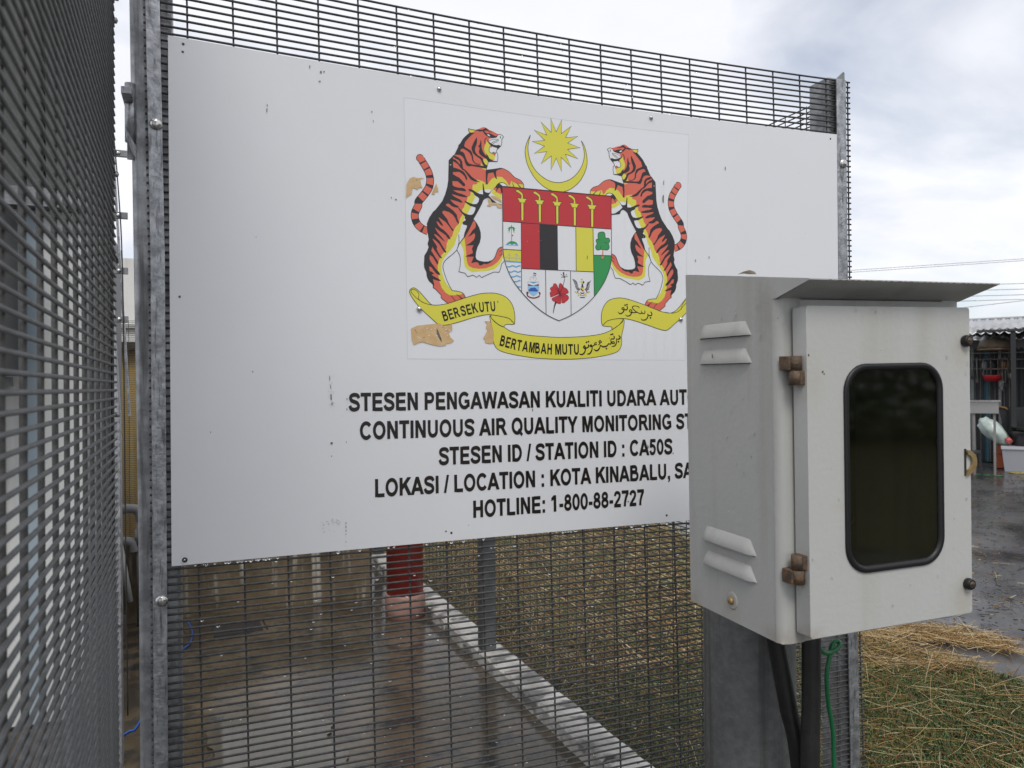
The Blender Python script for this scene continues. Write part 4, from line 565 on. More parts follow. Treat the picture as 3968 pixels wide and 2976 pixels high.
worn 14 pale_smudge 0 0 1 0 2833,539 2823,531 2813,531 2801,537 2806,545 2812,547 2826,543
worn 14 pale_smudge 0 0 1 0 2860,508 2856,503 2846,502 2833,507 2834,514 2845,516 2858,514
worn 14 pale_smudge 0 0 1 0 2786,373 2783,370 2772,369 2762,372 2765,377 2771,379 2785,376
worn 14 pale_smudge 0 0 1 0 2589,448 2582,442 2570,442 2557,448 2562,454 2570,455 2582,453
worn 14 pale_smudge 0 0 1 0 2697,513 2690,507 2680,506 2671,512 2670,519 2681,519 2689,517
worn 14 pale_smudge 0 0 1 0 2567,373 2563,369 2558,368 2554,371 2556,377 2558,380 2562,379
worn 14 pale_smudge 0 0 1 0 2686,530 2682,524 2675,521 2668,529 2668,536 2676,542 2683,538
worn 14 pale_smudge 0 0 1 0 2601,519 2599,515 2587,515 2577,519 2571,523 2587,525 2600,523
worn 14 pale_smudge 0 0 1 0 2884,569 2866,565 2854,565 2835,571 2841,575 2852,578 2870,574
worn 14 pale_smudge 0 0 1 0 2844,581 2842,574 2825,576 2815,580 2812,587 2824,593 2840,587
worn 14 pale_smudge 0 0 1 0 2615,378 2605,372 2592,374 2581,377 2584,384 2592,386 2604,384
worn 14 pale_smudge 0 0 1 0 2674,568 2669,562 2655,561 2642,567 2642,574 2656,576 2668,573
worn 14 pale_smudge 0 0 1 0 2886,513 2879,506 2866,507 2853,513 2860,519 2867,526 2878,522
worn 14 pale_smudge 0 0 1 0 2756,570 2754,565 2739,562 2729,568 2726,576 2739,582 2754,578
worn 14 pale_smudge 0 0 1 0 2788,539 2776,536 2764,534 2755,539 2758,543 2765,547 2778,544
worn 14 pale_smudge 0 0 1 0 2700,402 2699,396 2692,396 2688,401 2687,407 2692,413 2699,410
worn 14 pale_smudge 0 0 1 0 2836,538 2833,535 2822,536 2809,538 2809,541 2822,542 2837,541
worn 14 pale_smudge 0 0 1 0 2770,579 2768,577 2764,576 2761,578 2762,582 2764,582 2770,582
worn 14 pale_smudge 0 0 1 0 2908,540 2904,536 2892,534 2881,538 2885,545 2892,550 2904,548
worn 14 pale_smudge 0 0 1 0 2887,486 2884,483 2875,483 2870,486 2869,489 2875,491 2883,489
worn 14 pale_smudge 0 0 1 0 2765,606 2758,600 2748,599 2739,603 2739,611 2749,617 2760,614
worn 14 pale_smudge 0 0 1 0 2850,546 2846,538 2838,537 2832,542 2833,552 2838,553 2844,553
worn 14 pale_smudge 0 0 1 0 2765,3039 2759,3036 2748,3034 2734,3038 2733,3041 2747,3043 2759,3043
worn 14 pale_smudge 0 0 1 0 2796,3278 2793,3273 2786,3271 2783,3275 2783,3280 2786,3282 2791,3283
worn 14 pale_smudge 0 0 1 0 2812,2974 2802,2970 2786,2971 2777,2971 2773,2976 2787,2981 2798,2977
worn 14 pale_smudge 0 0 1 0 2711,2902 2700,2899 2689,2900 2674,2902 2682,2905 2689,2907 2703,2905
worn 14 pale_smudge 0 0 1 0 2744,2703 2739,2699 2732,2701 2729,2702 2726,2706 2733,2708 2739,2706
worn 14 pale_smudge 0 0 1 0 2770,2985 2769,2980 2761,2980 2752,2981 2753,2988 2760,2996 2768,2991
worn 14 pale_smudge 0 0 1 0 2801,2709 2798,2702 2791,2703 2787,2706 2785,2714 2791,2715 2795,2714
worn 14 pale_smudge 0 0 1 0 2793,2936 2789,2930 2784,2932 2779,2934 2780,2940 2784,2942 2791,2941
worn 14 pale_smudge 0 0 1 0 2773,3144 2769,3137 2758,3135 2748,3141 2753,3146 2758,3151 2770,3150
worn 14 pale_smudge 0 0 1 0 2805,2771 2797,2764 2783,2763 2769,2768 2774,2774 2783,2783 2799,2777
worn 14 pale_smudge 0 0 1 0 2736,2746 2733,2742 2717,2742 2708,2745 2706,2748 2717,2750 2731,2750
worn 14 pale_smudge 0 0 1 0 2721,3121 2720,3112 2716,3115 2711,3116 2712,3126 2716,3130 2719,3127
worn 14 pale_smudge 0 0 1 0 2706,2988 2698,2984 2690,2981 2684,2985 2683,2990 2690,2995 2697,2992
worn 14 pale_smudge 0 0 1 0 2726,2990 2725,2987 2716,2987 2708,2989 2712,2992 2717,2993 2724,2993
worn 14 pale_smudge 0 0 1 0 13855,1310 13846,1303 13837,1308 13840,1315 13846,1317
worn 14 pale_smudge 0 0 1 0 1204,5487 1201,5482 1196,5484 1197,5488 1201,5492
worn 14 pale_smudge 0 0 1 0 8774,4697 8766,4692 8756,4691 8760,4702 8766,4707
worn 14 pale_smudge 0 0 1 0 3600,6646 3596,6640 3590,6641 3589,6651 3596,6651
worn 14 pale_smudge 0 0 1 0 10301,3239 10297,3232 10289,3233 10288,3245 10297,3247
worn 14 pale_smudge 0 0 1 0 2044,6009 2042,6002 2036,6002 2035,6013 2042,6013
worn 14 pale_smudge 0 0 1 0 10691,2968 10689,2963 10683,2965 10683,2973 10689,2974
worn 14 pale_smudge 0 0 1 0 11272,8203 11267,8196 11262,8198 11260,8206 11268,8208
worn 14 pale_smudge 0 0 1 0 2878,5690 2876,5686 2873,5687 2873,5693 2876,5693
worn 14 pale_smudge 0 0 1 0 4946,6614 4944,6609 4940,6611 4941,6616 4944,6618
worn 14 pale_smudge 0 0 1 0 13112,4131 13109,4123 13101,4127 13101,4137 13109,4136
worn 14 pale_smudge 0 0 1 0 6774,1564 6773,1561 6770,1563 6771,1566 6773,1569
worn 14 pale_smudge 0 0 1 0 6918,7830 6915,7827 6911,7828 6913,7831 6915,7834
worn 14 pale_smudge 0 0 1 0 5622,4711 5621,4708 5618,4708 5618,4713 5621,4715
worn 14 pale_smudge 0 0 1 0 11730,4355 11724,4347 11717,4351 11715,4359 11725,4363
worn 14 pale_smudge 0 0 1 0 12577,6681 12572,6673 12566,6677 12567,6685 12572,6687
worn 14 pale_smudge 0 0 1 0 2368,3227 2364,3222 2360,3223 2358,3231 2364,3233
worn 14 pale_smudge 0 0 1 0 5600,3875 5597,3872 5594,3872 5593,3877 5598,3878
worn 14 pale_smudge 0 0 1 0 13487,1771 13484,1767 13479,1770 13480,1773 13484,1774
worn 14 pale_smudge 0 0 1 0 1211,6719 1208,6712 1203,6715 1203,6722 1208,6724
worn 14 pale_smudge 0 0 1 0 12108,3701 12105,3699 12102,3699 12102,3703 12106,3704
worn 14 pale_smudge 0 0 1 0 3551,1859 3550,1857 3547,1857 3547,1861 3550,1862
worn 14 pale_smudge 0 0 1 0 1855,2503 1853,2498 1850,2501 1849,2504 1853,2507
worn 14 pale_smudge 0 0 1 0 5733,6513 5731,6503 5724,6507 5723,6519 5731,6518
worn 14 pale_smudge 0 0 1 0 11987,5319 11984,5314 11979,5317 11978,5323 11984,5326
worn 14 pale_smudge 0 0 1 0 7085,6301 7079,6295 7071,6297 7072,6306 7079,6309
worn 14 pale_smudge 0 0 1 0 12905,2320 12899,2314 12890,2315 12893,2326 12900,2326
worn 14 pale_smudge 0 0 1 0 6826,6077 6823,6070 6814,6071 6817,6081 6823,6086
worn 14 pale_smudge 0 0 1 0 13889,8138 13882,8126 13873,8131 13872,8140 13883,8143
worn 14 pale_smudge 0 0 1 0 3274,1110 3271,1104 3267,1108 3267,1113 3270,1114
worn 14 pale_smudge 0 0 1 0 875,6581 873,6574 868,6576 867,6583 873,6584
worn 14 pale_smudge 0 0 1 0 14058,6688 14049,6675 14041,6679 14042,6695 14049,6695
worn 14 pale_smudge 0 0 1 0 5593,6605 5591,6601 5588,6602 5588,6607 5592,6610
worn 14 pale_smudge 0 0 1 0 6509,1027 6505,1020 6499,1025 6500,1030 6505,1031
worn 14 pale_smudge 0 0 1 0 1585,1637 1581,1632 1575,1635 1574,1642 1581,1643
worn 14 pale_smudge 0 0 1 0 2257,2663 2253,2655 2247,2658 2248,2667 2253,2668
worn 14 pale_smudge 0 0 1 0 6750,6404 6748,6399 6741,6399 6741,6407 6748,6410
worn 14 pale_smudge 0 0 1 0 3108,4461 3107,4457 3104,4459 3104,4463 3107,4464
worn 14 pale_smudge 0 0 1 0 6361,4282 6359,4276 6354,4278 6355,4285 6360,4286
worn 14 pale_smudge 0 0 1 0 9661,6940 9657,6934 9648,6936 9648,6946 9658,6947
worn 14 pale_smudge 0 0 1 0 10812,3479 10805,3473 10795,3475 10795,3486 10804,3488
worn 14 pale_smudge 0 0 1 0 774,5329 773,5325 770,5327 770,5331 773,5333
worn 14 pale_smudge 0 0 1 0 7004,7092 6999,7083 6990,7087 6993,7095 6999,7098
worn 14 pale_smudge 0 0 1 0 7132,6113 7127,6107 7121,6109 7122,6117 7127,6118
worn 14 pale_smudge 0 0 1 0 7865,2339 7864,2334 7858,2336 7860,2342 7864,2344
worn 14 pale_smudge 0 0 1 0 7940,2904 7938,2899 7932,2900 7933,2908 7937,2910
worn 14 pale_smudge 0 0 1 0 2039,4705 2037,4700 2032,4701 2032,4709 2037,4710
worn 14 pale_smudge 0 0 1 0 5943,1325 5938,1321 5934,1323 5935,1328 5939,1331
worn 14 pale_smudge 0 0 1 0 10846,2275 10841,2269 10832,2272 10834,2281 10842,2284
worn 14 pale_smudge 0 0 1 0 9982,5400 9980,5396 9972,5395 9973,5403 9980,5408
worn 14 pale_smudge 0 0 1 0 3892,6695 3890,6692 3887,6692 3886,6697 3891,6700
worn 14 pale_smudge 0 0 1 0 14284,4541 14280,4536 14274,4538 14275,4544 14280,4548
worn 14 pale_smudge 0 0 1 0 9619,6348 9611,6339 9602,6341 9604,6351 9612,6353
worn 14 pale_smudge 0 0 1 0 12101,3174 12095,3165 12089,3169 12089,3177 12096,3181
worn 14 pale_smudge 0 0 1 0 3710,6123 3708,6120 3705,6121 3706,6124 3709,6126
worn 14 pale_smudge 0 0 1 0 7035,4963 7033,4955 7028,4959 7028,4966 7033,4967
worn 14 pale_smudge 0 0 1 0 2465,1667 2463,1661 2457,1664 2459,1670 2463,1674
worn 14 pale_smudge 0 0 1 0 1030,4145 1026,4139 1020,4140 1021,4150 1026,4154
worn 14 pale_smudge 0 0 1 0 2958,2522 2954,2517 2947,2516 2947,2526 2953,2528
worn 14 pale_smudge 0 0 1 0 267,3017 265,3014 263,3016 262,3019 265,3020
"""
# ================================================================== SETTING
def poly_clip_noise(): pass
asph = mat('wet tarmac', (0.040, 0.039, 0.040), 0.07, 0, 0.55, (0.085, 0.08, 0.075), 1.6, 0.35, 0.7, bump=0.10, bs=38, rough2=0.42, rs=1.3)
soil = mat('damp soil', (0.06, 0.045, 0.028), 0.75, 0, 0.3, (0.13, 0.10, 0.055), 9, bump=0.6, bs=40)
conc = mat('wet stained concrete', (0.050, 0.037, 0.022), 0.02, 0, 0.45, (0.15, 0.118, 0.080), 2.2, 0.36, 0.68, bump=0.05, bs=70, rough2=0.20, rs=1.6, streak=(9, 9, (0.040, 0.039, 0.037), 0.48, 0.66))
kerbm = mat('pale kerb', (0.60, 0.58, 0.54), 0.55, 0, 0.4, (0.25, 0.24, 0.22), 6, 0.45, 0.75, bump=0.35, bs=50, streak=(7, 7, (0.17, 0.165, 0.155), 0.53, 0.60))
g = MB(); s_ = 900; g.add([(-s_,-s_,0),(s_,-s_,0),(s_,s_,0),(-s_,s_,0)], [(0,1,2,3)]); tag(g.build('yard_ground', asph), kind='structure')
# strip of soil under the cut grass, uneven edge
E_ = [(1.54,-0.9),(2.6,-1.1),(3.6,-0.5),(4.3,0.6),(4.15,1.2),(4.05,1.5),(4.02,1.72),(4.2,1.85),(4.05,2.15),(3.95,2.5),(4.3,3.4),(4.6,4.6),(4.8,5.6),(4.7,7.5),(4.3,9.0),(1.45,9.0),(1.45,4.6)]
m_ = MB(); m_.add([(x, y, 0.006) for x, y in E_], [tuple(range(len(E_)))]); tag(m_.build('verge_soil', soil), kind='structure')
# compound floor slab (raised) with kerb on the right
m_ = MB(); nx, ny = 46, 62
X0, X1, Y0, Y1 = -3.2, 1.40, -0.02, 4.9
for j in range(ny+1):
    for i in range(nx+1):
        x = X0+(X1-X0)*i/nx; y = Y0+(Y1-Y0)*j/ny
        m_.v.append((x, y, 0.20 + 0.0022*math.sin(x*3.1+y*1.7)+0.0015*math.sin(x*7.3-y*5.1)))
m_.f = [(j*(nx+1)+i, j*(nx+1)+i+1, (j+1)*(nx+1)+i+1, (j+1)*(nx+1)+i) for j in range(ny) for i in range(nx)]; m_.mi = [0]*len(m_.f); m_.sm = [True]*len(m_.f)
m_.box(X0, X1, Y0, Y1, -0.02, 0.19)
tag(m_.build('compound_floor', conc), kind='structure')
# standing water: a shallow film with an uneven rim
def film(name, pts, z, m, n=5):
    P = []
    L = len(pts)
    for i in range(L):
        a, b = Vector((*pts[i], 0)), Vector((*pts[(i+1) % L], 0))
        for k in range(n):
            t = k/n; q_ = a.lerp(b, t); P.append((q_.x + random.uniform(-.014, .014), q_.y + random.uniform(-.028, .028)))
    mm = MB(); mm.add([(x, y, z) for x, y in P], [tuple(range(len(P)))]); return tag(mm.build(name, m), kind='structure')
water = mat('standing water', (0.085, 0.075, 0.058), 0.05, 0, 0.5, (0.13, 0.115, 0.09), 2.0, bump=0.03, bs=9)
film('puddle', [(-0.02,0.6),(0.03,1.3),(0.07,1.72),(0.06,1.95),(0.15,2.07),(0.22,2.02),(0.31,2.10),(0.40,2.03),(0.46,2.06),(0.50,1.92),(0.545,1.80),(0.50,1.66),(0.56,1.5),(0.52,1.3),(0.58,1.0),(0.55,0.6)], 0.2065, water)
# kerb: a row of cast lengths
k_ = MB()
ys = [0.08, 0.98, 1.90, 2.78, 3.70, 4.66]
for a, b in zip(ys, ys[1:]):
    xa, xb = 1.462-0.024*a, 1.462-0.024*b; P = []
    n = 10
    for sgn in (-1, 1):
        pass
    vs = []; 
    for i in range(n+1):
        t = i/n; y = a+0.006+(b-a-0.012)*t; x = xa+(xb-xa)*t
        wl, wr = 0.074+random.uniform(-.004, .004), 0.074+random.uniform(-.004, .004); h = 0.27+random.uniform(-.002, .002)
        vs += [(x-wl, y, 0.0), (x-wl, y, h-0.012), (x-wl+0.012, y, h), (x+wr-0.012, y, h), (x+wr, y, h-0.012), (x+wr, y, 0.0)]
    fs = [(i*6+k, i*6+k+1, (i+1)*6+k+1, (i+1)*6+k) for i in range(n) for k in range(5)] + [tuple(range(6)), tuple(n*6+k for k in reversed(range(6)))]
    k_.add(vs, fs)
tag(k_.build('kerb', kerbm), kind='structure')
# ================================================================== RIGHT HAND VERGE: cut grass and straw (uncountable)
def inside(x, y, P):
    c = np.zeros(len(x), bool); n = len(P)
    for i in range(n):
        x1, y1 = P[i]; x2, y2 = P[(i+1) % n]
        k = ((y1 > y) != (y2 > y)) & (x < (x2-x1)*(y-y1)/(y2-y1+1e-12)+x1); c ^= k
    return c
def blades(name, n, region, lmin, lmax, wid, lift, curl, mats, wts, label, cat, near=None, zoff=0.004, flat=True):
    """n bent three-sided stalks lying (flat) or standing, as one mesh"""
    xs = np.empty(0); ysv = np.empty(0)
    bb = np.array(region); lo, hi = bb.min(0), bb.max(0)
    while len(xs) < n:
        k = n*3; px = rng.uniform(lo[0], hi[0], k); py = rng.uniform(lo[1], hi[1], k)
        ok = inside(px, py, region)
        if near is not None:
            d = np.hypot(px-near[0], py-near[1]); ok &= rng.random(k) < np.clip((near[2]/np.maximum(d, .1))**1.6, 0.03, 1)
        xs = np.append(xs, px[ok]); ysv = np.append(ysv, py[ok])
    xs, ysv = xs[:n], ysv[:n]
    az = rng.uniform(0, 2*np.pi, n); L = lmin + (lmax-lmin)*rng.random(n)**2.2; wv = wid*rng.uniform(.6, 1.3, n)
    if flat: el = np.abs(rng.normal(0, lift, n))
    else: el = np.pi/2 - np.abs(rng.normal(0, lift, n))
    dirv = np.stack([np.cos(az)*np.cos(el), np.sin(az)*np.cos(el), np.sin(el)], 1)
    side = np.stack([-np.sin(az), np.cos(az), np.zeros(n)], 1)
    base = np.stack([xs, ysv, np.full(n, zoff) + (rng.uniform(0, .035, n) if flat else 0)], 1)
    bend = rng.normal(0, curl, n)[:, None]*L[:, None]*side
    droop = np.zeros((n, 3)); droop[:, 2] = -(np.abs(rng.normal(0, .25, n)))*L*(0.0 if flat else 1)
    if flat: base -= dirv*L[:, None]*.5*np.array([1, 1, 0])
    segs = 3; V = []
    for k in range(segs+1):
        t = k/segs; c = base + dirv*(L*t)[:, None] + bend*(t*t) + droop*(t*t)
        c[:, 2] = np.maximum(c[:, 2], 0.008)
        wk = wv*(1-.75*t if not flat else 1-.25*t)
        V.append(c + side*wk[:, None]*.5); V.append(c - side*wk[:, None]*.5); V.append(c + np.array([0, 0, 1])*wk[:, None]*.55)
    V = np.stack(V, 1).reshape(-1, 3); nv = 3*(segs+1); F_ = []
    for k in range(segs):
        a = k*3
        for (p, q_) in ((0, 2), (2, 1), (1, 0)): F_.append((a+p, a+q_, a+3+q_, a+3+p))
    F_ = np.array(F_); faces = (np.arange(n)[:, None, None]*nv + F_[None]).reshape(-1, 4)
    me = bpy.data.meshes.new(name); me.vertices.add(len(V)); me.vertices.foreach_set('co', V.ravel())
    me.loops.add(faces.size); me.loops.foreach_set('vertex_index', faces.ravel())
    me.polygons.add(len(faces)); me.polygons.foreach_set('loop_start', np.arange(len(faces))*4); me.polygons.foreach_set('loop_total', np.full(len(faces), 4))
    mi = rng.choice(len(mats), n, p=wts); 
    for x in mats: me.materials.append(x)
    me.polygons.foreach_set('material_index', np.repeat(mi, len(F_)).astype(np.int32)); me.update(calc_edges=True)
    o = bpy.data.objects.new(name, me); C.objects.link(o); return tag(o, label, cat, kind='stuff')
st1 = mat('straw gold', (0.44, 0.285, 0.105), 0.5, 0, 0.4); st2 = mat('straw pale', (0.62, 0.50, 0.29), 0.5, 0, 0.4); st3 = mat('straw brown', (0.22, 0.12, 0.045), 0.6, 0, 0.3); st4 = mat('straw wet dark', (0.10, 0.06, 0.03), 0.4, 0, 0.5)
gr1 = mat('grass green', (0.10, 0.155, 0.045), 0.5, 0, 0.4); gr2 = mat('grass dark', (0.035, 0.07, 0.022), 0.5, 0, 0.4); gr4 = mat('weed green', (0.07, 0.135, 0.05), 0.45, 0, 0.45); gr3 = mat('grass yellow', (0.19, 0.20, 0.06), 0.5, 0, 0.4)
near_ = [(1.56,-0.8),(2.6,-0.9),(3.5,-0.3),(4.25,0.7),(4.1,1.2),(4.02,1.6),(3.9,1.95),(3.75,2.2),(3.4,2.3),(1.56,2.4)]
blades('ground_cover', 85000, near_, .02, .065, .0065, .75, .1, [gr1, gr2, gr3, st3], [.30, .30, .16, .24], 'low green weeds and grass covering the verge beside the fence', 'grass', near=(2.9, .9, 1.6), flat=False)
blades('creeping_leaves', 36000, near_, .012, .032, .0125, .95, .1, [gr1, gr2, gr4, gr3], [.30, .34, .22, .14], 'small round leaves of a creeping weed on the verge', 'weeds', near=(2.9, .9, 1.6), flat=False, zoff=.02)
blades('grass_tufts', 5200, near_, .07, .16, .0035, .42, .25, [gr1, gr3, gr4, st3], [.38, .26, .24, .12], 'longer grass blades standing out of the verge', 'grass', near=(2.9, .9, 1.8), flat=False)
blades('cut_straw', 7000, near_, .03, .30, .0026, .16, .16, [st1, st2, st3, st4], [.28, .16, .34, .22], 'loose cut straw lying over the green verge', 'straw', near=(3.0, 1.0, 1.8), zoff=.012)
edge_ = [(3.3,2.1),(3.95,2.52),(4.25,2.3),(4.55,2.1),(4.62,1.8),(4.45,1.62),(4.36,1.8),(4.2,1.98),(4.0,2.05),(3.9,1.9),(4.1,1.62),(4.0,1.55),(3.6,1.7)]
blades('straw_swath', 2100, edge_, .10, .40, .0038, .06, .12, [st1, st2, st3, st4], [.42, .24, .24, .10], 'raked swath of dry straw at the edge of the wet yard', 'straw', zoff=.006)
far_ = [(1.56,2.2),(3.6,2.2),(4.1,2.5),(4.3,3.4),(4.6,4.6),(4.8,5.6),(4.7,7.5),(4.3,9.0),(1.5,9.0),(1.56,4.6)]
blades('dry_grass', 26000, far_, .06, .30, .007, .30, .16, [st1, st2, st3, st4, gr1, gr3], [.20, .12, .25, .14, .17, .12], 'dry straw and grass behind the far mesh fence', 'straw', near=(2.2, 2.4, 2.6), zoff=.012)
blades('scattered_straw', 420, [(3.4,1.2),(4.6,.6),(6.5,1.4),(7.0,4.5),(5.2,6.0),(4.4,3.0)], .06, .25, .006, .02, .14, [st1, st2, st3, st4], [.2, .3, .25, .25], 'single straws scattered over the wet yard', 'straw', zoff=.004)
blades('dark_litter', 5200, [(4.5,.4),(9.0,1.5),(14.0,6.0),(12.5,9.5),(7.0,8.0),(4.8,3.4)], .01, .07, .012, .03, .2, [darkm, st4, st3], [.6, .3, .1], 'dark bits of litter and grit strewn over the wet yard', 'litter', zoff=.003)
# thicket, and an added verge sheet that smooths the reflection, across the road, behind the viewer (mirrored in the window of the meter box)
V_ = [(6.2,-4.2),(2.5,-8.5),(1.0,-15),(10,-24),(32,-16),(34,4),(22,2),(12,-.8)]
m_ = MB(); m_.add([(x, y, 0.005) for x, y in V_], [tuple(range(len(V_)))]); tag(m_.build('added_verge_sheet', mat('added verge', (.075, .07, .038), .8, 0, .25, (.11, .10, .055), 1.5)), kind='structure')  # unseen ground sheet, added to keep ripples out of the window's reflection
tv = []; tf = []
for i in range(30000):
    t_ = random.uniform(-13, 13); cl_ = .5+.5*math.sin(t_*1.1)*math.cos(t_*.37+1); hgt = 3.4+1.8*cl_; dd_ = random.gauss(0, 1.0)
    c_ = Vector((15.5+.66*t_+.75*dd_, -12.5+.75*t_-.66*dd_, hgt*random.random()**.8)); a_ = Vector((random.gauss(0, 1), random.gauss(0, 1), random.gauss(0, .7))).normalized(); b_ = a_.orthogonal().normalized(); s_ = random.uniform(.07, .17); k_i = len(tv)
    tv += [c_-a_*s_, c_+b_*s_*.45, c_+a_*s_, c_-b_*s_*.45]; tf.append((k_i, k_i+1, k_i+2, k_i+3))
tm = MB(); tm.add(tv, tf); tm.mi = [random.randint(0, 2) for _ in tf]; tag(tm.build('roadside_thicket', [gr2, gr4, gr1], fix=False), 'dense green thicket across the road, mirrored in the window of the meter box', 'thicket', kind='stuff')
# ================================================================== FRONT MESH FENCE
fence = empty('mesh_fence', (0, 0.02, 0.2), 'dark wire mesh fence panel behind the white sign, between two galvanised posts', 'fence')
def P(o): o.matrix_parent_inverse = Matrix.Translation(-Vector(o.parent.location)); return o      # keep world coordinates
xl = lambda z: -0.0335 - 0.006*max(0, min(1, (z-.5)/.5))
xr = lambda z: 1.549 + max(0, .57-z)*.026
def wire_x(z): return 0.0430 - 0.0122*(z/.95)
zt = 1.054; pitch_z = 0.0131
for k in range(163):
    z = zt - k*pitch_z
    a, b = xl(z), xr(z); n = 22
    j1, j2, ph = random.uniform(-.0004, .0004), random.uniform(.0001, .0006), random.uniform(0, 6.28)
    pts = [(a+(b-a)*i/n, bow(a+(b-a)*i/n, z)+0.0062, Z0+z+j1+j2*math.sin(ph+i*.55)) for i in range(n+1)]
    P(MB().tube(pts, 0.0021, 6).build('horizontal_wire', wirem, fence, fix=False))
for k in range(21):
    pts = []
    for i in range(13):
        z = zt+0.001 - 2.13*i/12; x = wire_x(z) + .0762*k + (0 if k < 20 else -.0)
        if k == 20: x = xr(z)-.0035
        pts.append((x, bow(x, z)+0.0097, Z0+z))
    P(MB().tube(pts, 0.0019, 6).build('vertical_wire', wirem, fence, fix=False))
def lean_box(prof, x0, x1, y0, y1):
    m = MB(); n = len(prof)
    vs = []
    for z, dx_ in prof: vs += [(x0+dx_, y0, z), (x1+dx_, y0, z), (x1+dx_, y1, z), (x0+dx_, y1, z)]
    fs = [(i*4+k, i*4+(k+1) % 4, (i+1)*4+(k+1) % 4, (i+1)*4+k) for i in range(n-1) for k in range(4)] + [(3, 2, 1, 0), tuple((n-1)*4+k for k in range(4))]
    return m.add(vs, fs)
P(lean_box([(0.19, .0), (Z0+.53, 0), (Z0+1.13, -.007)], -.0298, -.0072, -.001, .0036).build('clamp_bar', galv, fence, bevel=.0012))
P(lean_box([(0.19, .032), (Z0-.31, .0207), (Z0+.57, 0), (Z0+1.055, -.001)], 1.5012, 1.5312, -.001, .0036).build('clamp_bar', galv, fence, bevel=.0012))
P(lean_box([(0.15, .0), (Z0, 0), (Z0+1.16, -.0105)], -.0525, .0155, .0125, .0745).build('post', galvp, fence, bevel=.010, seg=4))
po = P(lean_box([(0.0, .03), (Z0-.31, .0195), (Z0+.57, 0), (Z0+1.062, 0)], 1.4855, 1.5345, .0125, .0765).build('post', galvp, fence, bevel=.003, seg=2))
fin = MB().prism([(1.503, Z0+1.055), (1.531, Z0+1.055), (1.531, Z0+1.074), (1.528, Z0+1.077)], .0045, .0085, 'y'); P(fin.build('post_fin', galvd, fence))
def dome(r, h, n=22): return [(r, 0), (r, h*.15), (r*.94, h*.45), (r*.78, h*.72), (r*.5, h*.92), (r*.18, h*.995)]
for x, z in ((-.0195, .761), (-.0158, -.0574), (1.5174, .847), (1.524, -.25)):
    P(MB().lathe(dome(.0105 if x < 1 else .0115, .0075), (x, -.001, Z0+z), 24, 'y').build('carriage_bolt', steel, fence))
# hanging rain drops under the wires: uncountable
dropm = glass('rain water', (1, 1, 1), 1.33)
dm = MB(); bmx = bmesh.new(); bmesh.ops.create_icosphere(bmx, subdivisions=2, radius=1); DV = [v.co.copy() for v in bmx.verts]; DF = [tuple(v.index for v in f.verts) for f in bmx.faces]; bmx.free()
for i in range(330):
    if random.random() < .80: k = random.randint(78, 120); 
    else: k = random.randint(0, 10)
    z = zt - k*pitch_z; x = random.uniform(.02, 1.46)
    if k <= 10 and x < .35: continue
    s_ = random.uniform(.0014, .0026); y = bow(x, z)+.0062; L_ = s_*random.uniform(1.2, 2.0)
    dm.add([(x+v.x*L_, y+v.y*s_, Z0+z-.0018-s_*.35+v.z*s_*(.85 if v.z < 0 else .5)) for v in DV], DF, 0, True)
for i in range(46):       # along the lower edge of the sign
    x = random.uniform(.03, 1.2) if i > 10 else random.uniform(.03, .16); s_ = random.uniform(.0018, .0034)
    dm.add([(x+v.x*s_*1.2, bow(x, 0)+.0005+v.y*s_*.8, Z0-.0012-s_*.5+v.z*s_) for v in DV], DF, 0, True)
tag(P(dm.build('rain_drops', dropm, fence, fix=False)), kind='stuff')
# ================================================================== OPEN GATE LEAF (left)
GA = Vector((-0.0783, -0.062, 0)); GB = Vector((-0.0505, -1.46, 0)); GD = (GB-GA).normalized(); GL = (GB-GA).length
gate = empty('mesh_gate', (GA.x, GA.y, 0.2), 'grey wire mesh gate leaf swung open beside the sign, close to the viewer', 'gate')
GN = Vector((-GD.y, GD.x, 0)); GN = GN if GN.x > 0 else -GN
zg0, zg1 = 0.26, 2.72
zref = Z0 + 0.3570
kk = range(int((zg0-zref)/pitch_z), int((zg1-zref)/pitch_z)+1)
hw = MB().tube([GA + GD*t for t in np.linspace(-.004, GL, 10)], .0021, 8).build('horizontal_wire', gatem, gate, fix=False)
P(hw); hme = hw.data; first = True
for k in kk:
    z = zref + k*pitch_z
    if first: hw.location.z = z; first = False; continue
    o = link('horizontal_wire', hme, gate, (0, 0, z)); P(o)
vw = MB().tube([(0, 0, zg0-.01), (0, 0, zg1+.01)], .0027, 8).build('vertical_wire', wirem, gate, fix=False); P(vw); vme = vw.data
for i in range(19):
    p = GA + GD*(.004 + .0735*i) - GN*.0046
    if i == 0: vw.location = (p.x, p.y, 0)
    else: P(link('vertical_wire', vme, gate, (p.x, p.y, 0)))
# gate stile at the hinge side (angle iron behind the mesh)
def obox(c, u, v, hu, hv, z0, z1): 
    q_ = [c + u*a*hu + v*b*hv for a, b in ((-1,-1),(1,-1),(1,1),(-1,1))]
    return MB().add([(p.x, p.y, z) for z in (z0, z1) for p in q_], [(0,3,2,1),(4,5,6,7),(0,1,5,4),(1,2,6,5),(2,3,7,6),(3,0,4,7)])
P(obox(GA + GD*.004 - GN*.0105, GD, GN, .0125, .0042, .22, 2.75).build('stile', galvd, gate, bevel=.001))
P(obox(GA + GD*.0140 - GN*.0240, GD, GN, .0025, .0170, .22, 2.75).build('stile', galvd, gate, bevel=.001))
for zz in (.24, 2.74): P(obox(GA + GD*GL*.5 - GN*.0105, GD, GN, GL*.5-.02, .0042, zz-.02, zz+.02).build('rail', galvd, gate, bevel=.001))
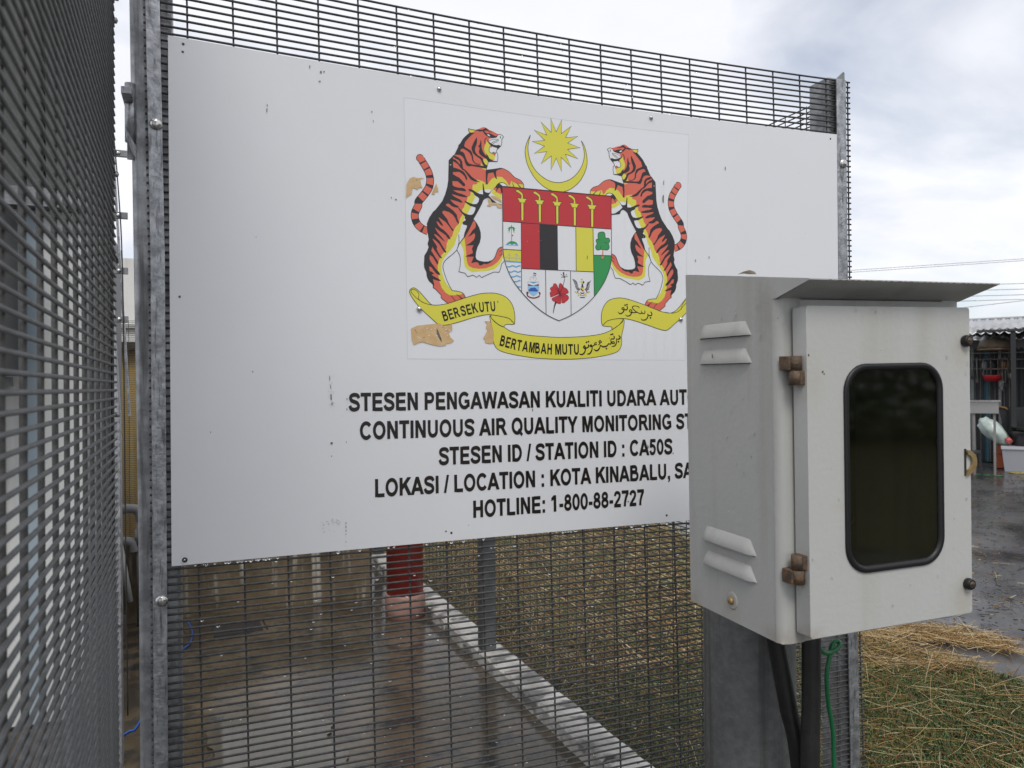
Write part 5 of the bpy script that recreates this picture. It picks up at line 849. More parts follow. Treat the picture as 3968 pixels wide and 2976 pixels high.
# weld dabs and hinges
for zz in (Z0+.265, Z0+.655, Z0-.075, Z0-.46, Z0+.905):
    P(MB().lathe([(.0035, -.004), (.005, 0), (.0035, .004)], (GA.x+.0015, GA.y+.006, zz), 8, 'z').build('weld', galv, gate))
for zz in (Z0+.80, Z0-.62):
    h = P(MB().box(-.0700, -.0545, -.040, .030, zz-.006, zz+.006).build('hinge_plate', galv, gate, bevel=.001))
    P(MB().prism([(-.064, zz-.075), (-.050, zz-.105), (-.050, zz-.085), (-.066, zz-.055)], -.02, .0, 'y').build('hinge_brace', galv, gate))
    P(MB().lathe([(.0085, -.05), (.0085, .05)], (-.0600, .008, zz-.022), 16, 'z').build('hinge_knuckle', galv, gate))
    P(MB().prism([(-.0655, zz-.10), (-.0555, zz-.10), (-.0555, zz-.006), (-.0655, zz-.006)], .012, .016, 'y').build('hinge_gusset', galv, gate))
# ================================================================== SIDE MESH FENCE (right side of the compound)
def fence_line(name, A, B, z0, z1, pz, pv, r, label, posts, nseg=1):
    A = Vector((*A, 0)); B = Vector((*B, 0)); L = (B-A).length; d = (B-A)/L; nrm = Vector((-d.y, d.x, 0))
    f = empty(name, (A.x, A.y, z0), label, 'fence'); m = MB()
    z = z1
    while z > z0:
        m.tube([A + Vector((0, 0, z)), B + Vector((0, 0, z))], r, 4, False, sm=False); z -= pz
    t = .02
    while t < L:
        p = A + d*t + nrm*(2*r); m.tube([p + Vector((0, 0, z0)), p + Vector((0, 0, z1+.002))], r, 4, False, sm=False); t += pv
    o = m.build('wire_mesh', wirem, f, fix=False); P(o); tag(o, kind='stuff')
    for (x, y, w_, h) in posts:
        pp = MB().box(x-w_/2, x+w_/2, y-w_/2, y+w_/2, .05, h).build('post', mat('dull post', (.07, .074, .078), .5, .3, .5, (.13, .136, .14), 12, bump=.1), f, bevel=.004); P(pp)
        cap = MB().box(x-w_/2-.003, x+w_/2+.003, y-w_/2-.003, y+w_/2+.003, h, h+.006).build('post_cap', galvd, f); P(cap)
    return f
fence_line('mesh_fence', (1.512, .09), (1.40, 4.72), .285, Z0+1.022, .0131, .0762, .0018, 'dark mesh fence along the pale kerb with one grey post', [(1.385, 2.24, .074, Z0+1.06)])
fence_line('mesh_fence', (1.40, 4.74), (-3.2, 4.74), .285, Z0+.80, .0131, .0762, .0018, 'far mesh fence across the back of the compound', [(1.36, 4.74, .07, Z0+.84)])
# ================================================================== THE SIGN
sign = empty('sign_board', (0.75, 0, Z0), 'large white sign board with a coat of arms and black lettering on the mesh fence', 'sign')
panelm = mat('white sign panel', (0.755, 0.765, 0.79), 0.32, 0, 0.45, (0.725, 0.735, 0.755), 2.5, 0.3, 0.7, bump=0.06, bs=3.0)
edgem = mat('panel edge', (0.55, 0.55, 0.56), 0.4)
INK = {'red': (0.70, 0.145, 0.095), 'yellow': (0.70, 0.65, 0.07), 'white': (0.755, 0.765, 0.785), 'black': (0.028, 0.024, 0.026), 'ink': (0.018, 0.014, 0.012), 'shield_red': (0.52, 0.035, 0.042),
 'sky_blue': (0.13, 0.36, 0.62), 'light_blue': (0.25, 0.56, 0.80), 'deep_blue': (0.035, 0.10, 0.42), 'green': (0.035, 0.30, 0.085), 'maroon': (0.20, 0.012, 0.03), 'grey': (0.40, 0.40, 0.40), 'dark_grey': (0.10, 0.095, 0.10),
 'trunk': (0.10, 0.05, 0.03), 'trunk_orange': (0.62, 0.26, 0.13), 'gold': (0.55, 0.47, 0.10), 'bare_board': (0.58, 0.385, 0.19), 'dark_stain': (0.055, 0.045, 0.042), 'pale_smudge': (0.52, 0.52, 0.53), 'sticker_edge': (0.55, 0.55, 0.56)}
def inkm(n):
    c = INK[n]
    if n == 'bare_board': return mat('print bare_board', c, .7, 0, .3, (0.66, 0.48, 0.27), 60, .4, .7)
    if n in ('dark_stain',): return mat('print '+n, c, .7, 0, .3, (0.25, 0.22, 0.2), 120)
    return mat('print '+n, c, .30, 0, .45)
LAY = 0.00008
def smooth(p, closed, n):
    p = [np.array(a, float) for a in p]; K = len(p); res = []
    for i in (range(K) if closed else range(K-1)):
        p0 = p[(i-1) % K] if (closed or i > 0) else p[0]; p1 = p[i]; p2 = p[(i+1) % K]; p3 = p[(i+2) % K] if (closed or i+2 < K) else p[-1]
        L = np.linalg.norm(p2-p1); m1 = (p2-p0)*.5; m2 = (p3-p1)*.5
        m1 = m1*min(1, L/max(np.linalg.norm(m1), 1e-9)); m2 = m2*min(1, L/max(np.linalg.norm(m2), 1e-9))
        for k in range(n):
            t = k/n; res.append((2*t**3-3*t*t+1)*p1+(t**3-2*t*t+t)*m1+(-2*t**3+3*t*t)*p2+(t**3-t*t)*m2)
    if not closed: res.append(p[-1])
    return res
def ribbon(p, w_, closed):
    p = [np.array(a, float) for a in p]; K = len(p); ws = w_ if hasattr(w_, '__len__') else [w_]*K; Lf = []; Rt = []
    for i in range(K):
        a = p[(i-1) % K] if (closed or i > 0) else p[i]; b = p[(i+1) % K] if (closed or i < K-1) else p[i]
        t = b-a; t = t/max(np.linalg.norm(t), 1e-9); nn_ = np.array([-t[1], t[0]]); d1 = p[i]-a; d2 = b-p[i]; l1 = np.linalg.norm(d1); l2 = np.linalg.norm(d2); mi_ = 1.
        if l1 > 1e-6 and l2 > 1e-6: mi_ = min(1/max(math.sqrt((1+float(np.clip(d1@d2/(l1*l2), -1, 1)))/2), .45), 1.8)
        Lf.append(p[i]+nn_*ws[i]/2*mi_); Rt.append(p[i]-nn_*ws[i]/2*mi_)
    return [[Lf[i], Lf[(i+1) % K], Rt[(i+1) % K], Rt[i]] for i in range(K if closed else K-1)]
def slices(bm):
    bmesh.ops.triangulate(bm, faces=bm.faces[:], ngon_method='EAR_CLIP')
    xs = [v.co.x for v in bm.verts]; a, b = min(xs), max(xs); x = math.ceil(a/.025)*.025
    while x < b:
        bmesh.ops.bisect_plane(bm, geom=bm.verts[:]+bm.edges[:]+bm.faces[:], plane_co=(x, 0, 0), plane_no=(1, 0, 0), dist=1e-7); x += .025
    for v in bm.verts: v.co.y += bow(v.co.x, v.co.z); v.co.z += Z0
    bmesh.ops.recalc_face_normals(bm, faces=bm.faces[:])
    for f in bm.faces:
        f.normal_update()
        if f.normal.y > 0: f.normal_flip()
GROUPS = {}
cnt = 0
for ln in PRINT.strip().splitlines():
    g_, l_, m__, k_, w__, c_, sm_, *pp = ln.split(); l_ = int(l_); k_ = int(k_); c_ = int(c_); sm_ = int(sm_)
    pts = [tuple(int(a)/10 for a in q_.split(',')) for q_ in pp]; ws = [float(a) for a in w__.split(',')]
    if k_ == 0:
        polys = [smooth(pts, True, sm_) if sm_ else pts]
    else:
        wv = ws[0] if len(ws) == 1 else ws
        if sm_:
            if len(ws) > 1: wv = list(np.interp(np.linspace(0, len(ws)-1, (len(pts)-1)*sm_+1), range(len(ws)), ws))
            pts = smooth(pts, bool(c_), sm_)
        polys = ribbon(pts, wv, bool(c_))
    cnt += 1
    GROUPS.setdefault(g_, []).append((l_, m__, polys, (cnt % 9)*.000004))
AX = 753.6
film_ = MB().add([(x/1000, -.00006, z/1000) for x, z in ((421.5, 873.8), (1084.5, 876.4), (1068.6, 361.4), (422.5, 360.9))], [(0, 1, 2, 3)])
coat = P(film_.build('coat_of_arms', mat('sticker film', (0.76, 0.77, 0.795), .25, 0, .5), sign, cut=slices, fix=False, smooth_angle=40))
coat['label'] = 'square white sticker with two tigers holding a shield under a star'
def print_mesh(name, items, parent, mirror=False):
    names = sorted({i[1] for i in items}); mb = MB()
    for l_, m__, polys, e in items:
        for pl in polys:
            pl = [((2*AX-p[0]) if mirror else p[0], p[1]) for p in pl]
            mb.add([(p[0]/1000, -(.00014+LAY*l_+e), p[1]/1000) for p in pl], [tuple(range(len(pl)))], names.index(m__))
    o = mb.build(name, [inkm(n) for n in names], parent, cut=slices, fix=False, smooth_angle=40)
    if parent is sign: P(o)
    return o
print_mesh('tiger', GROUPS['tiger'], coat)['label'] = 'rearing orange tiger on the left of the shield'
print_mesh('tiger', GROUPS['tiger'], coat, True)['label'] = 'rearing orange tiger on the right of the shield'
for n in ('star', 'crescent', 'shield', 'banner'): print_mesh(n, GROUPS[n], coat)
wn = print_mesh('worn_marks', GROUPS['worn'], sign); wn['kind'] = 'stuff'
# the sheet itself
def sheet(bm):
    x = .025
    while x < 1.499:
        bmesh.ops.bisect_plane(bm, geom=bm.verts[:]+bm.edges[:]+bm.faces[:], plane_co=(x, 0, 0), plane_no=(1, 0, 0), dist=1e-7); x += .025
    for v in bm.verts: v.co.y += bow(v.co.x, v.co.z); v.co.z += Z0
P(MB().box(0, WID, 0, .0028, 0, HGT).build('panel', panelm, sign, cut=sheet, smooth_angle=40))
# lettering
def arcp(cx, cy, rx, ry, a0, a1, n=18): return [(cx+rx*math.cos(R(a0+(a1-a0)*k/n)), cy+ry*math.sin(R(a0+(a1-a0)*k/n))) for k in range(n+1)]
def rc(x0, y0, x1, y1): return ('p', [(x0, y0), (x1, y0), (x1, y1), (x0, y1)])
def pg(*c): return ('p', [(c[i], c[i+1]) for i in range(0, len(c), 2)])
def rb(*ps, t=.128, sm=0):
    q_ = []
    for p in ps: q_ += p if isinstance(p, list) else [p]
    return ('r', smooth(q_, False, sm) if sm else q_, t)
STEM = rc(.073, 0, .218, .716)
GL_ = {'A': (.722, [pg(0,0,.15,0,.435,.716,.285,.716), pg(.722,0,.572,0,.287,.716,.437,.716), rc(.17,.155,.55,.27)]),
 'B': (.722, [STEM, rb((.2,.655),(.38,.655),arcp(.38,.535,.13,.12,90,-90),(.2,.415)), rb((.2,.388),(.42,.388),arcp(.42,.224,.17,.164,90,-90),(.2,.06))]),
 'C': (.722, [rb(arcp(.385,.358,.27,.298,38,322,26), t=.135)]),
 'D': (.722, [STEM, rb((.2,.655),(.33,.655),arcp(.33,.358,.275,.297,90,-90),(.2,.061), t=.135)]),
 'E': (.667, [STEM, rc(.2,0,.625,.12), rc(.2,.305,.58,.42), rc(.2,.596,.615,.716)]),
 'G': (.778, [rb(arcp(.40,.358,.285,.298,42,332,26), t=.135), rc(.415,.265,.705,.38), rc(.585,.09,.705,.3)]),
 'H': (.722, [STEM, rc(.505,0,.65,.716), rc(.2,.31,.52,.435)]), 'I': (.278, [rc(.068,0,.213,.716)]),
 'K': (.722, [STEM, pg(.2,.22,.2,.40,.51,.716,.705,.716), pg(.29,.40,.40,.51,.735,0,.555,0)]), 'L': (.611, [STEM, rc(.2,0,.58,.12)]),
 'M': (.833, [rc(.07,0,.205,.716), rc(.628,0,.763,.716), pg(.14,.716,.27,.716,.48,0,.352,0), pg(.69,.716,.56,.716,.352,0,.48,0)]),
 'N': (.722, [rc(.073,0,.208,.716), rc(.512,0,.647,.716), pg(.08,.716,.225,.716,.64,0,.495,0)]),
 'O': (.778, [rb(arcp(.389,.358,.275,.298,0,360,32), t=.135)]), 'P': (.667, [STEM, rb((.2,.655),(.38,.655),arcp(.385,.495,.17,.16,90,-90),(.2,.335))]),
 'Q': (.778, [rb(arcp(.389,.358,.275,.298,0,360,32), t=.135), pg(.43,.17,.51,.25,.745,.0,.665,-.075)]),
 'R': (.722, [STEM, rb((.2,.655),(.40,.655),arcp(.40,.508,.17,.147,90,-90),(.2,.361)), pg(.33,.36,.49,.36,.735,0,.56,0)]),
 'S': (.667, [rb((.582,.515),(.52,.62),(.335,.655),(.165,.605),(.125,.515),(.19,.425),(.34,.375),(.49,.32),(.56,.22),(.52,.115),(.34,.06),(.15,.105),(.085,.22), t=.135, sm=4)]),
 'T': (.611, [rc(.02,.596,.59,.716), rc(.233,0,.378,.62)]), 'U': (.722, [rb((.145,.716),(.145,.27),arcp(.361,.27,.216,.21,180,360),(.577,.716), t=.138)]),
 'W': (.944, [pg(.005,.716,.15,.716,.31,0,.175,0), pg(.18,0,.31,0,.54,.716,.405,.716), pg(.405,.716,.54,.716,.765,0,.635,0), pg(.635,0,.77,0,.94,.716,.795,.716)]),
 'Y': (.667, [pg(0,.716,.165,.716,.41,.29,.26,.29), pg(.667,.716,.502,.716,.258,.29,.408,.29), rc(.261,0,.406,.32)]),
 '0': (.556, [rb(arcp(.278,.358,.182,.298,0,360,28), t=.125)]), '1': (.556, [rc(.23,0,.37,.716), pg(.24,.716,.24,.56,.07,.475,.07,.595)]),
 '2': (.556, [rb((.10,.50),(.15,.615),(.275,.655),(.40,.61),(.44,.51),(.38,.37),(.25,.24),(.13,.10),(.11,.04), t=.12, sm=3), rc(.04,0,.51,.12)]),
 '5': (.556, [rc(.12,.596,.49,.716), pg(.12,.716,.235,.716,.19,.33,.07,.35), rb((.12,.37),(.21,.43),(.32,.42),(.42,.33),(.43,.22),(.37,.10),(.27,.06),(.15,.09),(.095,.2), t=.12, sm=3)]),
 '7': (.556, [rc(.04,.596,.52,.716), rb((.47,.63),(.34,.42),(.26,.2),(.235,0), t=.13)]), '8': (.556, [rb(arcp(.278,.525,.15,.132,0,360,24), t=.12), rb(arcp(.278,.212,.182,.152,0,360,24), t=.12)]),
 ':': (.333, [rc(.095,0,.24,.13), rc(.095,.39,.24,.52)]), ',': (.278, [rc(.066,0,.21,.13), pg(.13,0,.21,0,.21,-.06,.12,-.15,.08,-.12,.14,-.06)]), '-': (.333, [rc(.045,.19,.29,.31)]), '/': (.278, [pg(0,-.01,.105,-.01,.285,.73,.18,.73)])}
def text_poly(body, bold=0.0):
    V = []; F_ = []; x = 0; it_ = 0
    for ch in body:
        if ch == ' ': x += .278; continue
        adv, items = GL_[ch]
        for it in items:
            for pl in ([it[1]] if it[0] == 'p' else ribbon(it[1], it[2]+2*bold, math.hypot(it[1][0][0]-it[1][-1][0], it[1][0][1]-it[1][-1][1]) < 1e-6) if it[0] == 'r' else []):
                for pq in ([pl] + ribbon(pl, 2*bold, True) if it[0] == 'p' else [pl]):
                    k = len(V); V += [(p[0]+x, p[1]) for p in pq]; F_.append(tuple(range(k, k+len(pq))))
        x += adv
    return V, F_
CAP = .716
def lettering(name, txt, ref, x0, x1, zb, cap, lay=6, parent=sign, bold=.012):
    """set txt so that the leading part ref spans x0..x1 (mm)"""
    V, F_ = text_poly(txt, bold); Vr, _ = text_poly(ref, bold); a = min(v[0] for v in Vr); b = max(v[0] for v in Vr)
    sx = (x1-x0)/(b-a); sz = cap/CAP
    mb = MB().add([((x0+(v[0]-a)*sx)/1000, -(.00014+LAY*lay), (zb+v[1]*sz)/1000) for v in V], F_)
    o = mb.build(name, inkm('ink'), parent, cut=slices, fix=False, smooth_angle=40); o.matrix_parent_inverse = Matrix.Translation(-Vector(sign.location)); return o
lettering('lettering', 'STESEN PENGAWASAN KUALITI UDARA AUTOMATIK', 'STESEN PENGAWASAN KUALITI UDARA', 307, 987.5, 261.0, 34.0)
lettering('lettering', 'CONTINUOUS AIR QUALITY MONITORING STATION', 'CONTINUOUS AIR QUALITY MONITORING', 328, 1025, 206.5, 34.0)
lettering('lettering', 'STESEN ID / STATION ID : CA50S', 'STESEN ID / STATION ID : CA50S', 483.3, 1027, 151, 34.5)
lettering('lettering', 'LOKASI / LOCATION : KOTA KINABALU, SABAH', 'LOKASI / LOCATION : KOTA KINABALU', 356, 1009.5, 96, 34.2)
lettering('lettering', 'HOTLINE: 1-800-88-2727', 'HOTLINE: 1-800-88-2727', 554.5, 952, 42, 34.2)
def arc_text(name, txt, path, cap, wd, lay=6):
    """letters set one by one along a polyline (mm), squeezed to fit"""
    path = [np.array(p, float) for p in path]; sl_ = [0]
    for a, b in zip(path, path[1:]): sl_.append(sl_[-1]+np.linalg.norm(b-a))
    W_ = []
    for ch in txt:
        V, F_ = text_poly(ch, .004); xs = [v[0] for v in V]; W_.append((V, F_, min(xs), max(xs)))
    tot = sum(w[3]-w[2] for w in W_)+.13*(len(txt)-1); sx = sl_[-1]/tot; sz = cap/CAP; s_ = 0; mb = MB()
    for V, F_, a, b in W_:
        mid = s_+(b-a)*sx/2; x = np.interp(mid, sl_, [p[0] for p in path]); z = np.interp(mid, sl_, [p[1] for p in path])
        e = sl_[-1]*.02; t = np.array([np.interp(mid+e, sl_, [p[0] for p in path])-np.interp(mid-e, sl_, [p[0] for p in path]), np.interp(mid+e, sl_, [p[1] for p in path])-np.interp(mid-e, sl_, [p[1] for p in path])]); t /= np.linalg.norm(t)
        vs = []
        for vx, vy in V:
            u = (vx-(a+b)/2)*sx; h = vy*sz; vs.append(((x+t[0]*u-t[1]*h)/1000, -(.00014+LAY*lay), (z+t[1]*u+t[0]*h)/1000))
        mb.add(vs, F_); s_ += (b-a)*sx+.13*sx
    return mb.build(name, inkm('ink'), coat, cut=slices, fix=False, smooth_angle=40)
arc_text('motto_lettering', 'BERSEKUTU', [(498.5, 436), (530, 445.5), (570, 456), (609, 459.8)], 20.3, 1)
arc_text('motto_lettering', 'BERTAMBAH', [(615.8, 389.6), (650, 381), (690, 375), (734, 372.3)], 22, 1)
arc_text('motto_lettering', 'MUTU', [(742.4, 371.8), (798, 372.4)], 22.3, 1)
# screws and screw holes
for x, z, r, t in [(24.2,906.7,2.4,0),(23.3,893,2.0,0),(493.9,900.7,4.6,1),(986.3,903.8,4.6,1),(1480.7,904.8,2.3,0),(15.6,465.8,2.0,0),(20.9,9.2,4.4,2),(508,15.5,2.4,0),(1009,15.2,2.6,0),(447.3,458.8,5.6,1),(1054.2,453.5,5.0,1),(497,19.5,1.6,0)]:
    x, z, r = x/1000, z/1000, r/1000; y = bow(x, z)
    if t == 1: P(MB().lathe(dome(r, r*.85), (x, y-.0012, Z0+z), 18, 'y').build('screw', steel, sign))
    elif t == 2:
        o = P(MB().lathe([(r, 0), (r, .0014), (r*.6, .002), (r*.58, .001)], (x, y-.0002, Z0+z), 16, 'y').build('screw', darkm, sign)); P(MB().lathe(dome(r*.45, .0016), (x, y-.0022, Z0+z), 12, 'y').build('rivet_pin', steel, sign))
    else: P(MB().lathe([(r, 0), (r, .0003), (r*.5, .0004)], (x, y-.0001, Z0+z), 12, 'y').build('screw_hole', darkm, sign))
# ================================================================== METER BOX
BM = Matrix(((0.99911, 0.0383, -0.01773, 0.78421), (-0.03853, 0.99917, -0.01296, -0.66567), (0.01722, 0.01364, 0.99976, Z0-0.02692), (0, 0, 0, 1)))
boxm = mat('grey box paint', (0.475, 0.475, 0.45), 0.38, 0, 0.45, (0.46, 0.465, 0.45), 5, bump=0.06, bs=120, streak=(20, 1.4, (0.38, 0.37, 0.335), 0.52, 0.76), stains=[(-.005, .045, -.012, .05, .035, .022, (.28, .18, .10)), (-.02, .055, .435, .03, .03, .05, (.25, .22, .18)), (-.02, .24, -.01, .05, .04, .02, (.34, .29, .21)), (-.02, .145, .0, .03, .03, .04, (.40, .37, .29)), (-.02, .15, .35, .03, .07, .02, (.38, .37, .33)), (-.02, .15, .08, .03, .07, .02, (.38, .37, .33))])
doorm = mat('grey door paint', (0.51, 0.51, 0.485), 0.36, 0, 0.45, (0.515, 0.52, 0.505), 4, bump=0.06, bs=120, streak=(16, 1.2, (0.44, 0.43, 0.385), 0.54, 0.80), stains=[(.266, 0, .020, .030, .05, .045, (.36, .31, .19)), (.268, 0, .372, .026, .05, .040, (.42, .38, .27)), (.0, 0, .0, .030, .06, .020, (.30, .20, .11)), (.012, 0, .335, .022, .05, .05, (.44, .41, .34)), (.05, 0, .17, .02, .05, .012, (.45, .42, .35))])
rustm = mat('rusty hinge', (0.10, 0.075, 0.055), 0.6, 0.3, 0.4, (0.22, 0.13, 0.07), 90, .4, .7, bump=.3, bs=300)
rubm = mat('black rubber', (0.008, 0.008, 0.009), 0.45, 0, 0.5)
brass = mat('brass plate', (0.45, 0.36, 0.18), 0.4, 0.6, .5, (0.40, 0.20, 0.07), 80, .4, .7)
mb_ = empty('meter_box', mw=BM, label='grey steel meter box with a dark window mounted on a post before the sign', cat='meter box')
WD, HD = .2844, .4342
bxr = .306
# housing: five sheets folded into one shell, sloping top
hs = MB()
def shell(xs_, sgn):
    """folded sheet: side, rounded corner, front return flange (plan profile swept up)"""
    pr = [(xs_, .0445)] + [(xs_+sgn*(.0125-.0125*math.cos(t)), .0445-.0135*math.sin(t)) for t in np.linspace(.12, 1.45, 9)] + [(xs_+sgn*.0150, .0305), (xs_+sgn*.036, .0305)]
    m = MB(); n = len(pr); vs = [(x, y, -.015) for x, y in pr]+[(x, y, .4465) for x, y in pr]
    inn_ = [(x+sgn*.0012, y+.0012) for x, y in pr]; vs += [(x, y, -.015) for x, y in inn_]+[(x, y, .4465) for x, y in inn_]
    fs = []
    for k in range(n-1): fs += [(k, k+1, n+k+1, n+k), (2*n+k, 3*n+k, 3*n+k+1, 2*n+k+1), (k, 2*n+k, 2*n+k+1, k+1)]
    fs += [(n-1, 3*n-1, 4*n-1, 2*n-1), (0, n, 3*n, 2*n)]
    m.add(vs, fs); return m.build('housing_side', boxm, mb_, smooth_angle=50)
shell(-.020, 1); shell(bxr, -1)
cheek = [(.0445, -.015), (.250, -.015), (.250, .504), (-.030, .4655), (-.030, .4640), (.034, .4465), (.0445, .4465)]
hs.prism(cheek, -.020, -.0186, 'x'); hs.prism(cheek, bxr-.0014, bxr, 'x')
hs.box(-.0186, bxr-.0015, .2485, .250, -.0135, .502); hs.box(-.0186, bxr-.0015, .0325, .2485, -.0148, -.0135)
hs.box(.0162, bxr-.0162, .0306, .0318, -.0135, .018); hs.box(.0162, bxr-.0162, .0306, .0318, .415, .4450)
housing = hs.build('housing', boxm, mb_)
hood = MB().add([(-.0185, -.030, .4655), (bxr-.0015, -.030, .4655), (bxr-.0015, .250, .5045), (-.0185, .250, .5045), (-.0185, -.030, .4640), (bxr-.0015, -.030, .4640), (bxr-.0015, .0340, .4455), (-.0185, .0340, .4455), (-.0185, .0355, .4470), (bxr-.0015, .0355, .4470), (bxr-.0015, -.0265, .4655), (-.0185, -.0265, .4655), (bxr-.0015, .250, .503), (-.0185, .250, .503)],
     [(0,1,2,3),(0,4,5,1),(4,7,6,5),(7,8,9,6),(8,11,10,9),(11,13,12,10),(2,12,13,3)])
hood.build('rain_hood', boxm, mb_)
leafm = mat('dead leaf', (.62, .56, .47), .7, 0, .3, (.45, .38, .30), 60)
lf = MB().add([BM @ Vector(v) for v in ((.075,.246,.507),(.082,.240,.511),(.093,.238,.5135),(.104,.240,.5115),(.112,.246,.508),(.103,.251,.5085),(.092,.253,.5095),(.081,.251,.508),(.092,.2455,.5145))], [(k, (k+1) % 8, 8) for k in range(8)])
tag(lf.build('dead_leaf', leafm), 'curled dead leaf lying on top of the grey meter box', 'leaf')
# a bit of debris caught behind the hood
# door: shallow tray with rounded edges and a rounded window opening
def door_mesh():
    m = MB(); o = rrect(0, WD, 0, HD, .004, 3); i_ = rrect(.0600, .2296, .0790, .3560, .036, 8)
    bm = bmesh.new()
    def loop(P_, y): return [bm.verts.new((p[0], y, p[1])) for p in P_]
    of, ob, wf, wb = loop(o, 0), loop(o, .0265), loop(i_, 0), loop(i_, .004)
    def ring(a): return [bm.edges.new((a[k], a[(k+1) % len(a)])) for k in range(len(a))]
    e1, e2 = ring(of), ring(wf); bmesh.ops.triangle_fill(bm, use_beauty=True, edges=e1+e2)
    for A_, B_ in ((of, ob), (wf, wb)):
        for k in range(len(A_)): bm.faces.new((A_[k], A_[(k+1) % len(A_)], B_[(k+1) % len(A_)], B_[k]))
    i2 = loop(rrect(.012, WD-.012, .012, HD-.012, .004, 3), .0265)
    for k in range(len(ob)): bm.faces.new((ob[k], ob[(k+1) % len(ob)], i2[(k+1) % len(ob)], i2[k]))
    bmesh.ops.recalc_face_normals(bm, faces=bm.faces[:])
    me = bpy.data.meshes.new('door'); bm.to_mesh(me); bm.free(); me.materials.append(doorm); return me
door = link('door', door_mesh(), mb_)
bv = door.modifiers.new('bevel', 'BEVEL'); bv.width = .0032; bv.segments = 3; bv.limit_method = 'ANGLE'; bv.angle_limit = R(50); bv.harden_normals = True
for p in door.data.polygons: p.use_smooth = True
# rubber gasket round the window: swept section
def gasket():
    m = MB(); o = rrect(.0600, .2296, .0790, .3560, .036, 8); n = len(o); cx, cz = .1448, .2175
    sec = [(.0018, -.0002), (.0015, -.0022), (-.0012, -.0036), (-.0048, -.0030), (-.0074, -.0008), (-.0076, .0035)]
    vs = []
    for k in range(n):
        a, b = o[(k-1) % n], o[(k+1) % n]; t = Vector((b[0]-a[0], b[1]-a[1])).normalized(); nn_ = Vector((t.y, -t.x))
        if nn_.dot(Vector((o[k][0]-cx, o[k][1]-cz))) < 0: nn_ = -nn_
        for d_, y in sec: vs.append((o[k][0]+nn_.x*d_, y, o[k][1]+nn_.y*d_))
    ns = len(sec); fs = [(k*ns+j, ((k+1) % n)*ns+j, ((k+1) % n)*ns+j+1, k*ns+j+1) for k in range(n) for j in range(ns-1)]
    return m.add(vs, fs, 0, True)
gk = gasket().build('window_gasket', rubm, door)
pane = MB().prism(rrect(.0560, .2336, .0750, .3600, .036, 8), .0006, .0036, 'y').build('window_pane', glass('smoked pane', (0.50, 0.50, 0.38), 1.5, 0.045), door)
# inside: back plate with a dark instrument so that the window is not empty
inm = mat('dim interior', (0.10, 0.10, 0.07), .6); MB().box(-.016, bxr-.004, .236, .240, -.010, .45).build('back_plate', inm, mb_)
MB().box(.06, .20, .15, .234, .16, .33).build('meter_case', mat('meter case', (0.12, 0.12, 0.11), .35), mb_, bevel=.006)
MB().tube([(.04, .2, .02), (.10, .17, .085), (.18, .17, .075), (.26, .2, .10)], .004, 8).build('road_line_reflection', mat('reflected road yellow', (0.30, 0.27, 0.06), .5), mb_)  # yellow tube stands in for the road line reflected in the window
# louvres: pressed hoods in the side
def louvre(y0, y1, z0, z1):
    m = MB(); n = 7; prof = [(0, 0), (.55, .30), (.9, .62), (1, .9), (.98, 1.0)]      # height, down from the top
    vs = []
    L = y1-y0
    for i in range(11):
        t = i/10; e = min(t, 1-t)/.14; s_ = math.sqrt(max(0, 1-(1-min(1, e))**2)) if e < 1 else 1
        for h, d_ in prof:
            top = z0+(z1-z0)*(s_*.999+.001)
            vs.append((-.0200-.0065*h*s_, y0+L*t, top+(z0-top)*d_))
    ns = len(prof); fs = [(i*ns+j, (i+1)*ns+j, (i+1)*ns+j+1, i*ns+j+1) for i in range(10) for j in range(ns-1)]
    vs2 = len(vs)
    return m.add(vs, fs, 0, True)
for y0, y1, z0, z1 in ((.086, .214, .4010, .4215), (.086, .214, .3620, .3830), (.082, .215, .0925, .1140), (.082, .214, .0555, .0765)):
    louvre(y0, y1, z0, z1).build('louvre', boxm, mb_); MB().box(-.0212, -.0202, y0+.004, y1-.004, z0-.0012, z0+.0015).build('louvre_slot', darkm, mb_)
# fasteners
MB().lathe([(.0060, 0), (.0060, .004), (.0045, .0055)], (-.020, .140, .0150), 6, 'x').build('earth_bolt', brass, mb_)
MB().lathe([(.0135, 0), (.012, .0010), (.0095, .0008)], (-.020, .140, .0150), 24, 'x').build('bolt_boss', boxm, mb_)
def hinge(z, flip):
    h = MB().tube([(-.0075, .0135, z-.019), (-.0075, .0135, z-.0005)], .0085, 14).build('hinge', rustm, mb_)
    b = MB()
    if flip: b.box(-.019, -.006, .012, .031, z-.019, z-.0005); b.box(-.007, .0025, .004, .022, z+.0005, z+.019)
    else: b.box(-.007, .0025, .004, .022, z-.019, z-.0005); b.box(-.019, -.006, .012, .031, z+.0005, z+.019)
    b.build('hinge_leaf', rustm, h, bevel=.001); MB().tube([(-.0075, .0135, z+.0005), (-.0075, .0135, z+.019)], .0085, 14).build('hinge_knuckle', rustm, h)
hinge(.3505, False); hinge(.0895, True)
for z in (.3870, .0430):
    lk = MB().lathe([(.0080, 0), (.0084, .003), (.0076, .0072), (.0064, .0085), (.0052, .0078)], (.2745, -.0005, z), 22, 'y').build('lock', rubm, door)
    MB().lathe([(.0050, 0), (.0046, .0014)], (.2745, -.0079, z), 16, 'y').build('lock_core', rustm, lk); MB().box(.2710, .2780, -.0099, -.0092, z-.0006, z+.0006).build('key_slot', darkm, lk)
